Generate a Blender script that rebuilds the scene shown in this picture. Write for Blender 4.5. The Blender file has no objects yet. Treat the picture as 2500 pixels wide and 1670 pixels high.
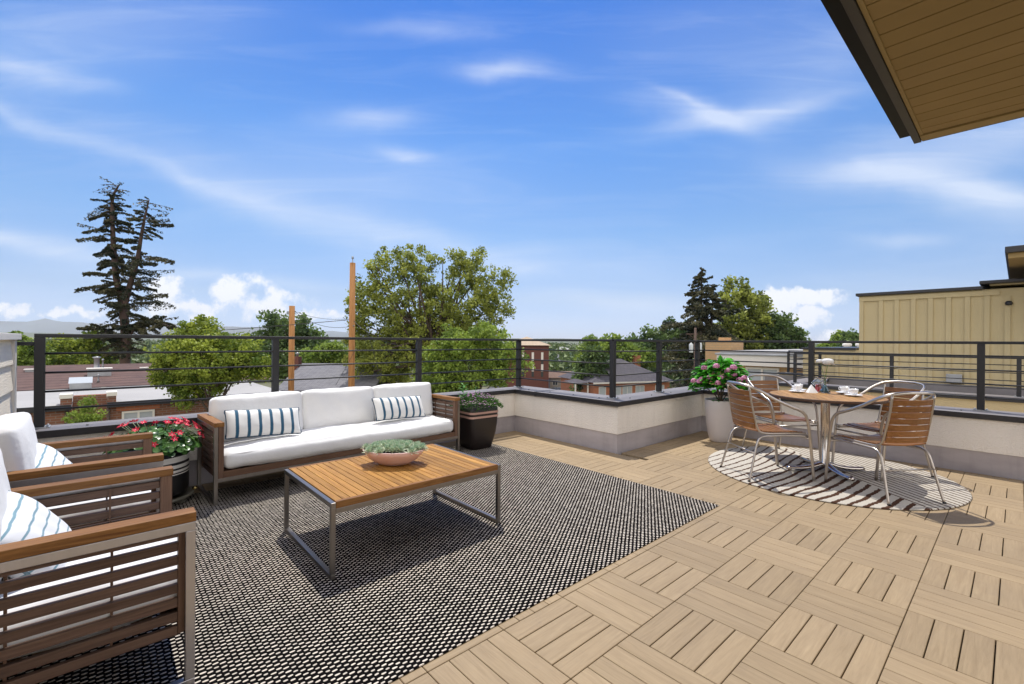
import bpy, bmesh, math, random
import numpy as np
from mathutils import Vector, Matrix
R_ = math.radians
rnd = random.Random(7)
rng = np.random.default_rng(11)
S = bpy.context.scene
COL = S.collection
pi = math.pi

# ------------------------------------------------------------------ camera
EYE = 1.315; FPX = 1108.4; YAW = 0.8394; ROLL = 0.007
cam_d = bpy.data.cameras.new('camera')
cam = bpy.data.objects.new('camera', cam_d); COL.objects.link(cam)
cam_d.sensor_width = 36; cam_d.lens = 36 * FPX / 2500; cam_d.shift_y = -2 / 2500
cam_d.clip_start = 0.05; cam_d.clip_end = 60000
cam.matrix_world = (Matrix.Translation((0, 0, EYE)) @ Matrix.Rotation(YAW, 4, 'Z')
                    @ Matrix.Rotation(pi / 2, 4, 'X') @ Matrix.Rotation(ROLL, 4, 'Z'))
S.camera = cam
FW = np.array([-math.sin(YAW), math.cos(YAW)]); RT = np.array([math.cos(YAW), math.sin(YAW)])
def ray(px, py):
    a = px - 1250; b = py - 833
    u = a + ROLL * b; v = b - ROLL * a
    d = FW + RT * (u / FPX)
    return np.array([d[0], d[1], -v / FPX])
def at(px, py, d):            # a point seen along this direction, d metres in front
    r = ray(px, py) * d
    return Vector((r[0], r[1], EYE + r[2]))
def atx(px, py, x):
    r = ray(px, py); t = x / r[0]; return Vector((x, r[1] * t, EYE + r[2] * t))
def aty(px, py, y):
    r = ray(px, py); t = y / r[1]; return Vector((r[0] * t, y, EYE + r[2] * t))

# ------------------------------------------------------------------ world, sun, exposure
SUNV = Vector((-0.38, 0.22, 1.0)).normalized()
S.view_settings.view_transform = 'Standard'; S.view_settings.look = 'None'
S.view_settings.exposure = 0.5; S.view_settings.gamma = 1.0
try: S.view_settings.use_curve_mapping = False
except Exception: pass
W = bpy.data.worlds.new('World'); S.world = W; W.use_nodes = True
wt = W.node_tree; wn = wt.nodes; wl = wt.links; wn.clear()
def N(nt, t, **k):
    n = nt.nodes.new(t)
    for a, b in k.items():
        if a == 'ins':
            for i, v in b.items():
                if isinstance(v, bpy.types.NodeSocket): nt.links.new(v, n.inputs[i])
                else: n.inputs[i].default_value = v
        else: setattr(n, a, b)
    return n
def MA(nt, op, a, b=None, c=None, clamp=False):
    n = nt.nodes.new('ShaderNodeMath'); n.operation = op; n.use_clamp = clamp
    for i, v in enumerate((a, b, c)):
        if v is None: continue
        if isinstance(v, bpy.types.NodeSocket): nt.links.new(v, n.inputs[i])
        else: n.inputs[i].default_value = v
    return n.outputs[0]
def MIX(nt, f, a, b, blend='MIX'):
    n = nt.nodes.new('ShaderNodeMix'); n.data_type = 'RGBA'; n.blend_type = blend
    for i, v in ((0, f), (6, a), (7, b)):
        if isinstance(v, bpy.types.NodeSocket): nt.links.new(v, n.inputs[i])
        elif i == 0: n.inputs[0].default_value = v
        else: n.inputs[i].default_value = tuple(v) + ((1,) if len(v) == 3 else ())
    return n.outputs[2]
sky = N(wt, 'ShaderNodeTexSky'); sky.sky_type = 'NISHITA'; sky.sun_disc = False
sky.sun_elevation = math.asin(SUNV.z); sky.sun_rotation = math.atan2(SUNV.x, SUNV.y)
sky.altitude = 1600; sky.air_density = 1.0; sky.dust_density = 0.6; sky.ozone_density = 3.0
geo = N(wt, 'ShaderNodeTexCoord')
dirv = geo.outputs['Generated']
def DOT(v):
    n = wn.new('ShaderNodeVectorMath'); n.operation = 'DOT_PRODUCT'
    wl.new(dirv, n.inputs[0]); n.inputs[1].default_value = v; return n.outputs['Value']
# clouds live on a fixed world plane facing north-west (a gnomonic chart of the sky)
dn = MA(wt, 'MAXIMUM', DOT((FW[0], FW[1], 0)), 0.05)
cu = MA(wt, 'DIVIDE', DOT((RT[0], RT[1], 0)), dn)
cv = MA(wt, 'DIVIDE', DOT((0, 0, 1)), dn)
front = MA(wt, 'SMOOTH_MIN', MA(wt, 'MULTIPLY', MA(wt, 'SUBTRACT', DOT((FW[0], FW[1], 0)), 0.1), 4.0, clamp=True), 1.0, 0.1)
cc = N(wt, 'ShaderNodeCombineXYZ', ins={0: cu, 1: cv})
warp = N(wt, 'ShaderNodeTexNoise', ins={'Vector': cc.outputs[0], 'Scale': 3.0, 'Detail': 5.0})
wsep = N(wt, 'ShaderNodeSeparateColor', ins={0: warp.outputs['Color']})
wu = MA(wt, 'ADD', cu, MA(wt, 'MULTIPLY', MA(wt, 'SUBTRACT', wsep.outputs[0], 0.5), 0.22))
wv = MA(wt, 'ADD', cv, MA(wt, 'MULTIPLY', MA(wt, 'SUBTRACT', wsep.outputs[1], 0.5), 0.10))
def blob(px, py, L, Wd, ang, u, v, p=1.0):
    D = 1.0652
    u0 = (px * D - 1250) / FPX; v0 = (833 - py * D) / FPX
    L = L * D / FPX; Wd = Wd * D / FPX; c, s = math.cos(R_(ang)), math.sin(R_(ang))
    du = MA(wt, 'SUBTRACT', u, u0); dv = MA(wt, 'SUBTRACT', v, v0)
    a = MA(wt, 'ADD', MA(wt, 'MULTIPLY', du, c / L), MA(wt, 'MULTIPLY', dv, s / L))
    b = MA(wt, 'ADD', MA(wt, 'MULTIPLY', du, -s / Wd), MA(wt, 'MULTIPLY', dv, c / Wd))
    q = MA(wt, 'ADD', MA(wt, 'MULTIPLY', a, a), MA(wt, 'MULTIPLY', b, b))
    return q
wisps = [(1140, 160, 90, 17, 0, .55), (820, 283, 95, 24, 4, .55), (925, 362, 65, 14, -5, .5),
 (70, 275, 130, 16, -27, .28), (250, 350, 160, 18, -24, .20), (420, 380, 260, 50, -20, .14), (480, 440, 200, 20, -18, .26), (700, 490, 230, 34, -14, .22), (960, 552, 230, 24, -14, .30),
 (60, 165, 110, 22, -14, .34), (240, 215, 70, 16, -4, .26), (1600, 262, 120, 24, -16, .50), (1720, 258, 200, 20, 10, .5), (1530, 225, 60, 10, -25, .3), (1900, 150, 220, 90, 25, .22),
 (2260, 325, 300, 52, 9, .55), (2230, 430, 200, 26, -8, .65), (2330, 480, 180, 36, -10, .45), (2060, 535, 100, 13, 0, .4), (60, 560, 180, 24, -5, .6),
 (1420, 690, 190, 24, -3, .45), (950, 72, 130, 18, -6, .28), (150, 90, 330, 110, 10, .25), (1650, 60, 260, 90, 10, .12),
 (500, 640, 260, 14, -4, .35), (800, 430, 330, 90, -6, .22), (1250, 600, 300, 40, 0, .25), (1960, 390, 180, 30, -4, .28)]
# wispy streak texture, stretched
st = N(wt, 'ShaderNodeMapping', ins={'Vector': cc.outputs[0], 'Rotation': (0, 0, R_(14)), 'Scale': (1.2, 9.0, 1)})
streak = N(wt, 'ShaderNodeTexNoise', ins={'Vector': st.outputs[0], 'Scale': 2.2, 'Detail': 9.0, 'Roughness': 0.6, 'Distortion': 0.9})
ci = None
for (px, py, L, Wd, ang, s_) in wisps:
    q = blob(px, py, L, Wd, ang, wu, wv)
    m = MA(wt, 'MULTIPLY', MA(wt, 'EXPONENT', MA(wt, 'MULTIPLY', q, -0.8)), s_)
    ci = m if ci is None else MA(wt, 'ADD', ci, m)
veil = MA(wt, 'MULTIPLY', MA(wt, 'SUBTRACT', streak.outputs[0], 0.47, clamp=True), 0.35)
ci = MA(wt, 'ADD', MA(wt, 'MULTIPLY', ci, MA(wt, 'ADD', 0.35, MA(wt, 'MULTIPLY', streak.outputs[0], 1.15))), veil)
ci = MA(wt, 'MULTIPLY', MA(wt, 'MINIMUM', MA(wt, 'MULTIPLY', ci, 0.85), 0.7), front)
# cumulus heaps low over the horizon
cn = N(wt, 'ShaderNodeTexNoise', ins={'Vector': cc.outputs[0], 'Scale': 16.0, 'Detail': 8.0, 'Roughness': 0.62})
heaps = [(548, 668, 62, 42, 0), (600, 702, 95, 34, 0), (700, 728, 90, 16, 0), (385, 672, 46, 40, 20), (420, 712, 95, 26, 0),
         (150, 722, 75, 14, 0), (20, 718, 50, 18, 0), (1780, 690, 52, 32, -20), (1865, 677, 68, 20, 0), (1845, 725, 60, 26, 0), (1900, 770, 120, 14, 0)]
hp = None
w2 = N(wt, 'ShaderNodeTexNoise', ins={'Vector': cc.outputs[0], 'Scale': 22.0, 'Detail': 5.0, 'Roughness': .6}); w2s = N(wt, 'ShaderNodeSeparateColor', ins={0: w2.outputs['Color']})
wu2 = MA(wt, 'ADD', cu, MA(wt, 'MULTIPLY', MA(wt, 'SUBTRACT', w2s.outputs[0], 0.5), 0.09))
wv2 = MA(wt, 'ADD', cv, MA(wt, 'MULTIPLY', MA(wt, 'SUBTRACT', w2s.outputs[1], 0.5), 0.06))
for h_ in heaps:
    q = blob(h_[0], h_[1], h_[2] * 1.35, h_[3] * 1.35, h_[4], wu2, wv2)
    m = MA(wt, 'SUBTRACT', 1.0, q, clamp=True)
    hp = m if hp is None else MA(wt, 'MAXIMUM', hp, m)
hm = MA(wt, 'ADD', MA(wt, 'MULTIPLY', hp, 1.0), MA(wt, 'MULTIPLY', MA(wt, 'SUBTRACT', cn.outputs[0], 0.52), 4.2))
hm = MA(wt, 'MULTIPLY', MA(wt, 'MULTIPLY', MA(wt, 'SUBTRACT', hm, 0.20), 1.6, clamp=True), MA(wt, 'MULTIPLY', hp, 1.8, clamp=True))
hm = MA(wt, 'MULTIPLY', MA(wt, 'MULTIPLY', hm, 0.88), front)
hs = N(wt, 'ShaderNodeHueSaturation', ins={'Hue': 0.505, 'Saturation': 1.12, 'Value': 1.0, 'Color': sky.outputs[0]})
# horizon whitening of the real sky
el = DOT((0, 0, 1))
ramp = N(wt, 'ShaderNodeValToRGB', ins={0: MA(wt, 'MULTIPLY', el, 1.0, clamp=True)})
rs = [(0.0, (.52, .58, .92)), (.03, (.56, .63, .93)), (.09, (.66, .68, .80)), (.22, (.66, .84, .96)), (.39, (.49, .86, 1.16)), (.60, (.24, .65, 1.20))]
rr_ = ramp.color_ramp.elements
while len(rr_) < len(rs): rr_.new(0.5)
for e_, (p_, c_) in zip(rr_, rs): e_.position = p_; e_.color = tuple(x / 1.5 for x in c_) + (1,)
skc = MIX(wt, 1.0, sky.outputs[0], ramp.outputs[0], 'MULTIPLY')
skc = MIX(wt, 1.0, skc, (1.08, 1.08, 1.08), 'MULTIPLY')
hz = MA(wt, 'EXPONENT', MA(wt, 'MULTIPLY', MA(wt, 'ABSOLUTE', el), -6.0))
skc = MIX(wt, ci, skc, (4.1, 4.45, 5.1))
# added fill light: unseen sky overhead and behind the viewer whitened to lift shade
back_fill = MA(wt, 'MULTIPLY', MA(wt, 'SUBTRACT', 0.10, DOT((FW[0], FW[1], 0))), 2.5, clamp=True)
skc = MIX(wt, MA(wt, 'MULTIPLY', back_fill, MA(wt, 'ADD', .6, MA(wt, 'MULTIPLY', streak.outputs[0], .4))), skc, (10.0, 9.5, 8.9))
skc = MIX(wt, hm, skc, (5.3, 5.3, 5.5))
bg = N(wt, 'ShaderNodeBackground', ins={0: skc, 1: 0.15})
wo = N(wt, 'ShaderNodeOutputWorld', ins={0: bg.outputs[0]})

sd = bpy.data.lights.new('sun', 'SUN'); sd.energy = 3.4; sd.angle = R_(0.5); sd.color = (1.0, 0.955, 0.88)
so = bpy.data.objects.new('sun', sd); COL.objects.link(so)
so.rotation_euler = SUNV.to_track_quat('Z', 'Y').to_euler(); so.location = (0, 0, 30)
S.cycles.use_denoising = True
S.cycles.max_bounces = 7; S.cycles.transparent_max_bounces = 12; S.cycles.caustics_reflective = False; S.cycles.caustics_refractive = False

# ------------------------------------------------------------------ materials
MATS = {}
def mat(name, col, rough=0.6, metal=0.0, var=0.0, vscale=8.0, vstretch=(1, 1, 1), bump=0.0, bscale=60.0, bstretch=(1, 1, 1), spec=0.5,
        tint=None, coat=0.0, sheen=0.0, col2=None, scuff=None, dirt=0.0):
    m = bpy.data.materials.new(name); m.use_nodes = True; nt = m.node_tree; nt.nodes.clear()
    tc = N(nt, 'ShaderNodeTexCoord')
    c = None
    if var or col2:
        mp = N(nt, 'ShaderNodeMapping', ins={'Vector': tc.outputs['Object'], 'Scale': vstretch})
        no = N(nt, 'ShaderNodeTexNoise', ins={'Vector': mp.outputs[0], 'Scale': vscale, 'Detail': 6.0, 'Roughness': 0.6})
        if col2 is None:
            d = tuple(max(0, x * (1 - var)) for x in col); e = tuple(min(1, x * (1 + var)) for x in col)
        else: d, e = col, col2
        f = MA(nt, 'MULTIPLY', MA(nt, 'SUBTRACT', no.outputs[0], 0.3), 2.5, clamp=True)
        c = MIX(nt, f, d, e)
    if dirt:   # vertical weather streaks
        mq = N(nt, 'ShaderNodeMapping', ins={'Vector': tc.outputs['Object'], 'Scale': (5, 5, .5)})
        nq = N(nt, 'ShaderNodeTexNoise', ins={'Vector': mq.outputs[0], 'Scale': 1.6, 'Detail': 7.0, 'Roughness': .7})
        c = MIX(nt, MA(nt, 'MULTIPLY', MA(nt, 'SUBTRACT', nq.outputs[0], .5, clamp=True), dirt * 4, clamp=True), c if c is not None else tuple(col), tuple(x * .62 for x in col))
    if scuff:
        ns = N(nt, 'ShaderNodeTexNoise', ins={'Vector': tc.outputs['Object'], 'Scale': 11.0, 'Detail': 8.0, 'Roughness': .8})
        c = MIX(nt, MA(nt, 'MULTIPLY', MA(nt, 'SUBTRACT', ns.outputs[0], .66, clamp=True), 12.0, clamp=True), c, scuff)
    if tint:   # per-board variation stored on faces
        at_ = N(nt, 'ShaderNodeAttribute', attribute_name='tint')
        base = c if c is not None else tuple(col)
        k = MA(nt, 'ADD', 1 - tint, MA(nt, 'MULTIPLY', at_.outputs['Fac'], 2 * tint))
        kk = N(nt, 'ShaderNodeCombineXYZ', ins={0: k, 1: k, 2: MA(nt, 'MULTIPLY', k, k)})
        c = MIX(nt, 1.0, base, kk.outputs[0], 'MULTIPLY')
    b = N(nt, 'ShaderNodeBsdfPrincipled', ins={'Roughness': rough, 'Metallic': metal, 'Specular IOR Level': spec, 'Coat Weight': coat, 'Sheen Weight': sheen})
    if c is not None: nt.links.new(c, b.inputs['Base Color'])
    else: b.inputs['Base Color'].default_value = tuple(col) + (1,)
    if bump:
        mp = N(nt, 'ShaderNodeMapping', ins={'Vector': tc.outputs['Object'], 'Scale': bstretch})
        no = N(nt, 'ShaderNodeTexNoise', ins={'Vector': mp.outputs[0], 'Scale': bscale, 'Detail': 5.0})
        bp = N(nt, 'ShaderNodeBump', ins={'Strength': min(1, bump), 'Distance': 0.01 * max(1, bump), 'Height': no.outputs[0]})
        nt.links.new(bp.outputs[0], b.inputs['Normal'])
    N(nt, 'ShaderNodeOutputMaterial', ins={0: b.outputs[0]})
    MATS[name] = m; return m

def leafmat(name, dark, light, trans=0.3, rough=0.55):
    m = bpy.data.materials.new(name); m.use_nodes = True; nt = m.node_tree; nt.nodes.clear()
    a = N(nt, 'ShaderNodeAttribute', attribute_name='tint')
    c = MIX(nt, a.outputs['Fac'], dark, light)
    b = N(nt, 'ShaderNodeBsdfPrincipled', ins={'Base Color': c, 'Roughness': rough, 'Specular IOR Level': 0.3})
    t = N(nt, 'ShaderNodeBsdfTranslucent', ins={'Color': c})
    mx = N(nt, 'ShaderNodeMixShader', ins={0: trans, 1: b.outputs[0], 2: t.outputs[0]})
    N(nt, 'ShaderNodeOutputMaterial', ins={0: mx.outputs[0]})
    MATS[name] = m; return m

def woodmat(name, dark, light, axis, rough=0.45, tint=0.12, gscale=1.0, coat=0.0):
    # grain stretched along an axis of the object
    m = bpy.data.materials.new(name); m.use_nodes = True; nt = m.node_tree; nt.nodes.clear()
    tc = N(nt, 'ShaderNodeTexCoord')
    at_ = N(nt, 'ShaderNodeAttribute', attribute_name='tint')
    off = N(nt, 'ShaderNodeCombineXYZ', ins={i: MA(nt, 'MULTIPLY', at_.outputs['Fac'], 13.0 + 7 * i) for i in range(3)})
    ad = N(nt, 'ShaderNodeVectorMath', operation='ADD', ins={0: tc.outputs['Object'], 1: off.outputs[0]})
    if axis == 'uv':   # grain direction stored per board
        ga = N(nt, 'ShaderNodeAttribute', attribute_name='gdir')
        mpx = N(nt, 'ShaderNodeMapping', ins={'Vector': ad.outputs[0], 'Scale': (3, 42, 42)})
        mpy = N(nt, 'ShaderNodeMapping', ins={'Vector': ad.outputs[0], 'Scale': (42, 3, 42)})
        vm = N(nt, 'ShaderNodeMix', data_type='VECTOR', ins={0: ga.outputs['Fac'], 4: mpx.outputs[0], 5: mpy.outputs[0]})
        vec = vm.outputs[1]
    else:
        sc = [42.0] * 3; sc[axis] = 2.6
        vec = N(nt, 'ShaderNodeMapping', ins={'Vector': ad.outputs[0], 'Scale': tuple(s * gscale for s in sc)}).outputs[0]
    no = N(nt, 'ShaderNodeTexNoise', ins={'Vector': vec, 'Scale': 1.0, 'Detail': 5.0, 'Roughness': 0.65, 'Distortion': 1.3})
    no2 = N(nt, 'ShaderNodeTexNoise', ins={'Vector': vec, 'Scale': 3.1, 'Detail': 3.0, 'Roughness': 0.6})
    f = MA(nt, 'MULTIPLY', MA(nt, 'SUBTRACT', MA(nt, 'ADD', MA(nt, 'MULTIPLY', no.outputs[0], 0.7), MA(nt, 'MULTIPLY', no2.outputs[0], 0.3)), 0.28 if axis == 'uv' else 0.33), 2.2 if axis == 'uv' else 3.0, clamp=True)
    c = MIX(nt, f, dark, light)
    k = MA(nt, 'ADD', 1 - tint, MA(nt, 'MULTIPLY', at_.outputs['Fac'], 2 * tint))
    kk = N(nt, 'ShaderNodeCombineXYZ', ins={0: k, 1: k, 2: k})
    c = MIX(nt, 1.0, c, kk.outputs[0], 'MULTIPLY')
    if axis == 'uv':   # walked-in dirt and fading in patches
        d1 = N(nt, 'ShaderNodeTexNoise', ins={'Vector': tc.outputs['Object'], 'Scale': 1.1, 'Detail': 6.0, 'Roughness': .65})
        d2 = N(nt, 'ShaderNodeTexNoise', ins={'Vector': tc.outputs['Object'], 'Scale': 9.0, 'Detail': 6.0, 'Roughness': .7})
        dd = MA(nt, 'ADD', MA(nt, 'MULTIPLY', MA(nt, 'SUBTRACT', d1.outputs[0], .42), 1.4, clamp=True), MA(nt, 'MULTIPLY', MA(nt, 'SUBTRACT', d2.outputs[0], .58), 1.8, clamp=True))
        c = MIX(nt, MA(nt, 'MULTIPLY', dd, .75, clamp=True), c, (.20, .155, .11))
    b = N(nt, 'ShaderNodeBsdfPrincipled', ins={'Base Color': c, 'Roughness': rough, 'Specular IOR Level': 0.22, 'Coat Weight': coat})
    bp = N(nt, 'ShaderNodeBump', ins={'Strength': 0.25, 'Distance': 0.002, 'Height': no.outputs[0]})
    nt.links.new(bp.outputs[0], b.inputs['Normal'])
    N(nt, 'ShaderNodeOutputMaterial', ins={0: b.outputs[0]})
    MATS[name] = m; return m

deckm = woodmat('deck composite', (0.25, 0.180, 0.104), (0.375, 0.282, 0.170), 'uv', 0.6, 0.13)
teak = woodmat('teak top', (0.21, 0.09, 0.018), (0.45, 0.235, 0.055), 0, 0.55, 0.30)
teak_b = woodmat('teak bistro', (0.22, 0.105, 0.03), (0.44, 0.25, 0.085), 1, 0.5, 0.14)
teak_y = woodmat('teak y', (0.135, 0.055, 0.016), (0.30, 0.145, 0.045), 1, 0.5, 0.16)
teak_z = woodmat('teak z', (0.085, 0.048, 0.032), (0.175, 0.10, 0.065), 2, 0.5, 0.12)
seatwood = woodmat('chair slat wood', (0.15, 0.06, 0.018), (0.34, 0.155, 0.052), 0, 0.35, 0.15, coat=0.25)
steel = mat('brushed steel', (0.27, 0.245, 0.225), 0.32, 1.0, var=0.06, vscale=30, vstretch=(1, 1, 0.1))
steel2 = mat('light brushed steel', (0.46, 0.44, 0.45), 0.36, 1.0, var=0.05, vscale=30, vstretch=(1, 1, 0.1))
alu = mat('aluminium', (0.50, 0.45, 0.40), 0.33, 1.0)
chrome = mat('polished aluminium', (0.58, 0.53, 0.49), 0.14, 1.0)
blackm = mat('black painted metal', (0.014, 0.014, 0.016), 0.45, 0.0, bump=0.15, bscale=200, spec=0.5)
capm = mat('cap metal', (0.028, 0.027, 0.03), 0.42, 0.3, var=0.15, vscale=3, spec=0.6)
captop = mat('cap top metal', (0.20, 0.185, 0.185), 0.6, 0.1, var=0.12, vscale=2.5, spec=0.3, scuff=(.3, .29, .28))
stucco = mat('white stucco', (0.82, 0.775, 0.715), 0.9, 0, var=0.04, vscale=1.5, bump=1.0, bscale=75, dirt=.22)
flash = mat('grey membrane', (0.34, 0.31, 0.325), 0.6, 0, bump=0.3, bscale=6, col2=(0.50, 0.46, 0.475), vscale=1.3, vstretch=(1, 1, 3), scuff=(.55, .53, .54), dirt=.35)
siding = mat('white siding', (0.90, 0.80, 0.64), 0.75, 0, var=0.03, vscale=3, bump=0.4, bscale=12, bstretch=(1, 1, 8))
white = mat('white trim', (0.75, 0.71, 0.64), 0.6)
fabric = mat('white outdoor fabric', (0.735, 0.73, 0.72), 0.95, 0, var=0.03, vscale=4, bump=1.0, bscale=8, sheen=0.2)
soil = mat('dark soil', (0.03, 0.022, 0.016), 0.95, 0, var=0.4, vscale=40, bump=1, bscale=80)
hoodm = mat('olive soffit', (0.30, 0.205, 0.08), 0.75, 0, var=0.05, vscale=2, tint=0.05)
fascia = mat('grey fascia', (0.045, 0.040, 0.038), 0.6)
tan = mat('tan siding', (0.52, 0.425, 0.24), 0.85, 0, var=0.04, vscale=1.2, bump=0.5, bscale=60, dirt=.2)
tanstucco = mat('tan stucco', (0.47, 0.385, 0.235), 0.92, 0, var=0.05, vscale=2, bump=0.9, bscale=70)
glassw = mat('window glass', (0.045, 0.055, 0.06), 0.08, 0, spec=0.8)
winpale = mat('pale window blind', (0.42, 0.45, 0.47), 0.25)
concrete = mat('light roof membrane', (0.33, 0.32, 0.31), 0.8, 0, var=0.08, vscale=0.4)
greymetal = mat('galvanised metal', (0.36, 0.37, 0.38), 0.45, 0.5, var=0.15, vscale=3)
polewood = woodmat('pole wood', (0.20, 0.085, 0.025), (0.42, 0.21, 0.075), 2, 0.8, 0.05, 0.25)
wirem = mat('wire black', (0.03, 0.03, 0.03), 0.6)
bark = mat('bark', (0.085, 0.06, 0.045), 0.9, 0, var=0.3, vscale=3, vstretch=(1, 1, 0.3))
barkr = mat('reddish bark', (0.10, 0.062, 0.048), 0.9, 0, var=0.3, vscale=2, vstretch=(1, 1, 0.3))
ceramic = mat('white porcelain', (0.80, 0.80, 0.80), 0.15, 0, spec=0.6)
stem_g = mat('green stem', (0.10, 0.20, 0.04), 0.5)
stem_b = mat('woody stem', (0.10, 0.07, 0.04), 0.8)

def brickmat(name, c1, c2, mortar, scale=1.0, axis='x'):
    m = bpy.data.materials.new(name); m.use_nodes = True; nt = m.node_tree; nt.nodes.clear()
    tc = N(nt, 'ShaderNodeTexCoord'); sp = N(nt, 'ShaderNodeSeparateXYZ', ins={0: tc.outputs['Object']})
    h = MA(nt, 'ADD', sp.outputs[0], sp.outputs[1])
    cb = N(nt, 'ShaderNodeCombineXYZ', ins={0: h, 1: sp.outputs[2]})
    br = N(nt, 'ShaderNodeTexBrick', ins={'Vector': cb.outputs[0], 'Color1': c1 + (1,), 'Color2': c2 + (1,), 'Mortar': mortar + (1,), 'Scale': scale,
           'Mortar Size': 0.012, 'Brick Width': 0.24, 'Row Height': 0.08, 'Bias': -0.1})
    no = N(nt, 'ShaderNodeTexNoise', ins={'Vector': tc.outputs['Object'], 'Scale': 0.8, 'Detail': 5.0})
    c = MIX(nt, MA(nt, 'MULTIPLY', no.outputs[0], 0.4), br.outputs[0], tuple(x * 0.6 for x in c1))
    b = N(nt, 'ShaderNodeBsdfPrincipled', ins={'Base Color': c, 'Roughness': 0.9})
    N(nt, 'ShaderNodeOutputMaterial', ins={0: b.outputs[0]})
    return m
brick_br = brickmat('brown brick', (0.27, 0.105, 0.055), (0.18, 0.075, 0.045), (0.26, 0.20, 0.16))
brick_or = brickmat('orange brick', (0.45, 0.145, 0.065), (0.38, 0.12, 0.055), (0.35, 0.2, 0.13))
brick_rd = brickmat('dark red brick', (0.165, 0.05, 0.035), (0.13, 0.04, 0.03), (0.15, 0.08, 0.06))
brick_tn = brickmat('yellow brick', (0.60, 0.38, 0.19), (0.52, 0.32, 0.155), (0.45, 0.33, 0.2))

def shinglemat(name, cols, s=1.0):
    m = bpy.data.materials.new(name); m.use_nodes = True; nt = m.node_tree; nt.nodes.clear()
    tc = N(nt, 'ShaderNodeTexCoord'); sp = N(nt, 'ShaderNodeSeparateXYZ', ins={0: tc.outputs['Object']})
    z = MA(nt, 'MULTIPLY', sp.outputs[2], 2.2)
    h = MA(nt, 'ADD', sp.outputs[0], sp.outputs[1])
    cb = N(nt, 'ShaderNodeCombineXYZ', ins={0: h, 1: z})
    br = N(nt, 'ShaderNodeTexBrick', ins={'Vector': cb.outputs[0], 'Color1': cols[0] + (1,), 'Color2': cols[1] + (1,), 'Mortar': cols[2] + (1,), 'Scale': s,
           'Mortar Size': 0.012, 'Brick Width': 0.36, 'Row Height': 0.14})
    no = N(nt, 'ShaderNodeTexNoise', ins={'Vector': tc.outputs['Object'], 'Scale': 2.3, 'Detail': 6.0, 'Roughness': 0.7})
    c = MIX(nt, MA(nt, 'MULTIPLY', MA(nt, 'SUBTRACT', no.outputs[0], 0.35), 1.8, clamp=True), br.outputs[0], cols[3])
    b = N(nt, 'ShaderNodeBsdfPrincipled', ins={'Base Color': c, 'Roughness': 0.95, 'Specular IOR Level': 0.15})
    N(nt, 'ShaderNodeOutputMaterial', ins={0: b.outputs[0]})
    return m
sh_red = shinglemat('red brown shingle', ((0.135, 0.083, 0.073), (0.088, 0.058, 0.056), (0.05, 0.033, 0.03), (0.15, 0.10, 0.085)))
sh_grey = shinglemat('grey shingle', ((0.20, 0.20, 0.22), (0.15, 0.15, 0.17), (0.08, 0.08, 0.09), (0.22, 0.215, 0.225)))
sh_dark = shinglemat('dark grey shingle', ((0.10, 0.095, 0.11), (0.078, 0.073, 0.085), (0.04, 0.04, 0.045), (0.115, 0.105, 0.115)), 0.6)
sh_brown = shinglemat('brown shingle', ((0.20, 0.13, 0.10), (0.16, 0.11, 0.085), (0.1, 0.07, 0.05), (0.21, 0.14, 0.11)), 0.6)
sh_tan = shinglemat('beige roof', ((0.42, 0.33, 0.24), (0.38, 0.30, 0.22), (0.25, 0.2, 0.15), (0.45, 0.36, 0.27)), 0.5)

L_olive = leafmat('leaf olive', (0.09, 0.12, 0.02), (0.42, 0.46, 0.09), 0.42)
L_bright = leafmat('leaf bright', (0.07, 0.13, 0.018), (0.36, 0.42, 0.06), 0.35)
L_mid = leafmat('leaf mid', (0.07, 0.13, 0.02), (0.32, 0.42, 0.07), 0.38)
L_dark = leafmat('leaf dark', (0.035, 0.07, 0.022), (0.18, 0.26, 0.07), 0.35)
L_con = leafmat('needle brown green', (0.02, 0.032, 0.018), (0.13, 0.12, 0.055), 0.15)
L_dead = leafmat('needle dead', (0.05, 0.04, 0.03), (0.15, 0.12, 0.09), 0.1)
L_far = leafmat('leaf far', (0.045, 0.08, 0.03), (0.16, 0.21, 0.07), 0.2)
L_hyd = leafmat('hydrangea leaf', (0.012, 0.12, 0.008), (0.11, 0.52, 0.03), 0.25, 0.45)
L_pet = leafmat('pink petal', (0.62, 0.20, 0.40), (0.92, 0.58, 0.74), 0.2)
L_redp = leafmat('red petal', (0.62, 0.015, 0.05), (0.85, 0.06, 0.12), 0.2)
L_redl = leafmat('round leaf', (0.018, 0.055, 0.014), (0.09, 0.20, 0.045), 0.15, 0.3)
L_pur = leafmat('purple petal', (0.32, 0.07, 0.30), (0.75, 0.42, 0.68), 0.2)
L_pl = leafmat('small leaf', (0.02, 0.075, 0.015), (0.12, 0.26, 0.05), 0.3)
L_lil = leafmat('sprig leaf', (0.03, 0.16, 0.03), (0.20, 0.46, 0.12), 0.3)
L_suc = leafmat('succulent leaf', (0.22, 0.38, 0.25), (0.78, 0.80, 0.60), 0.1, 0.5)

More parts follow.
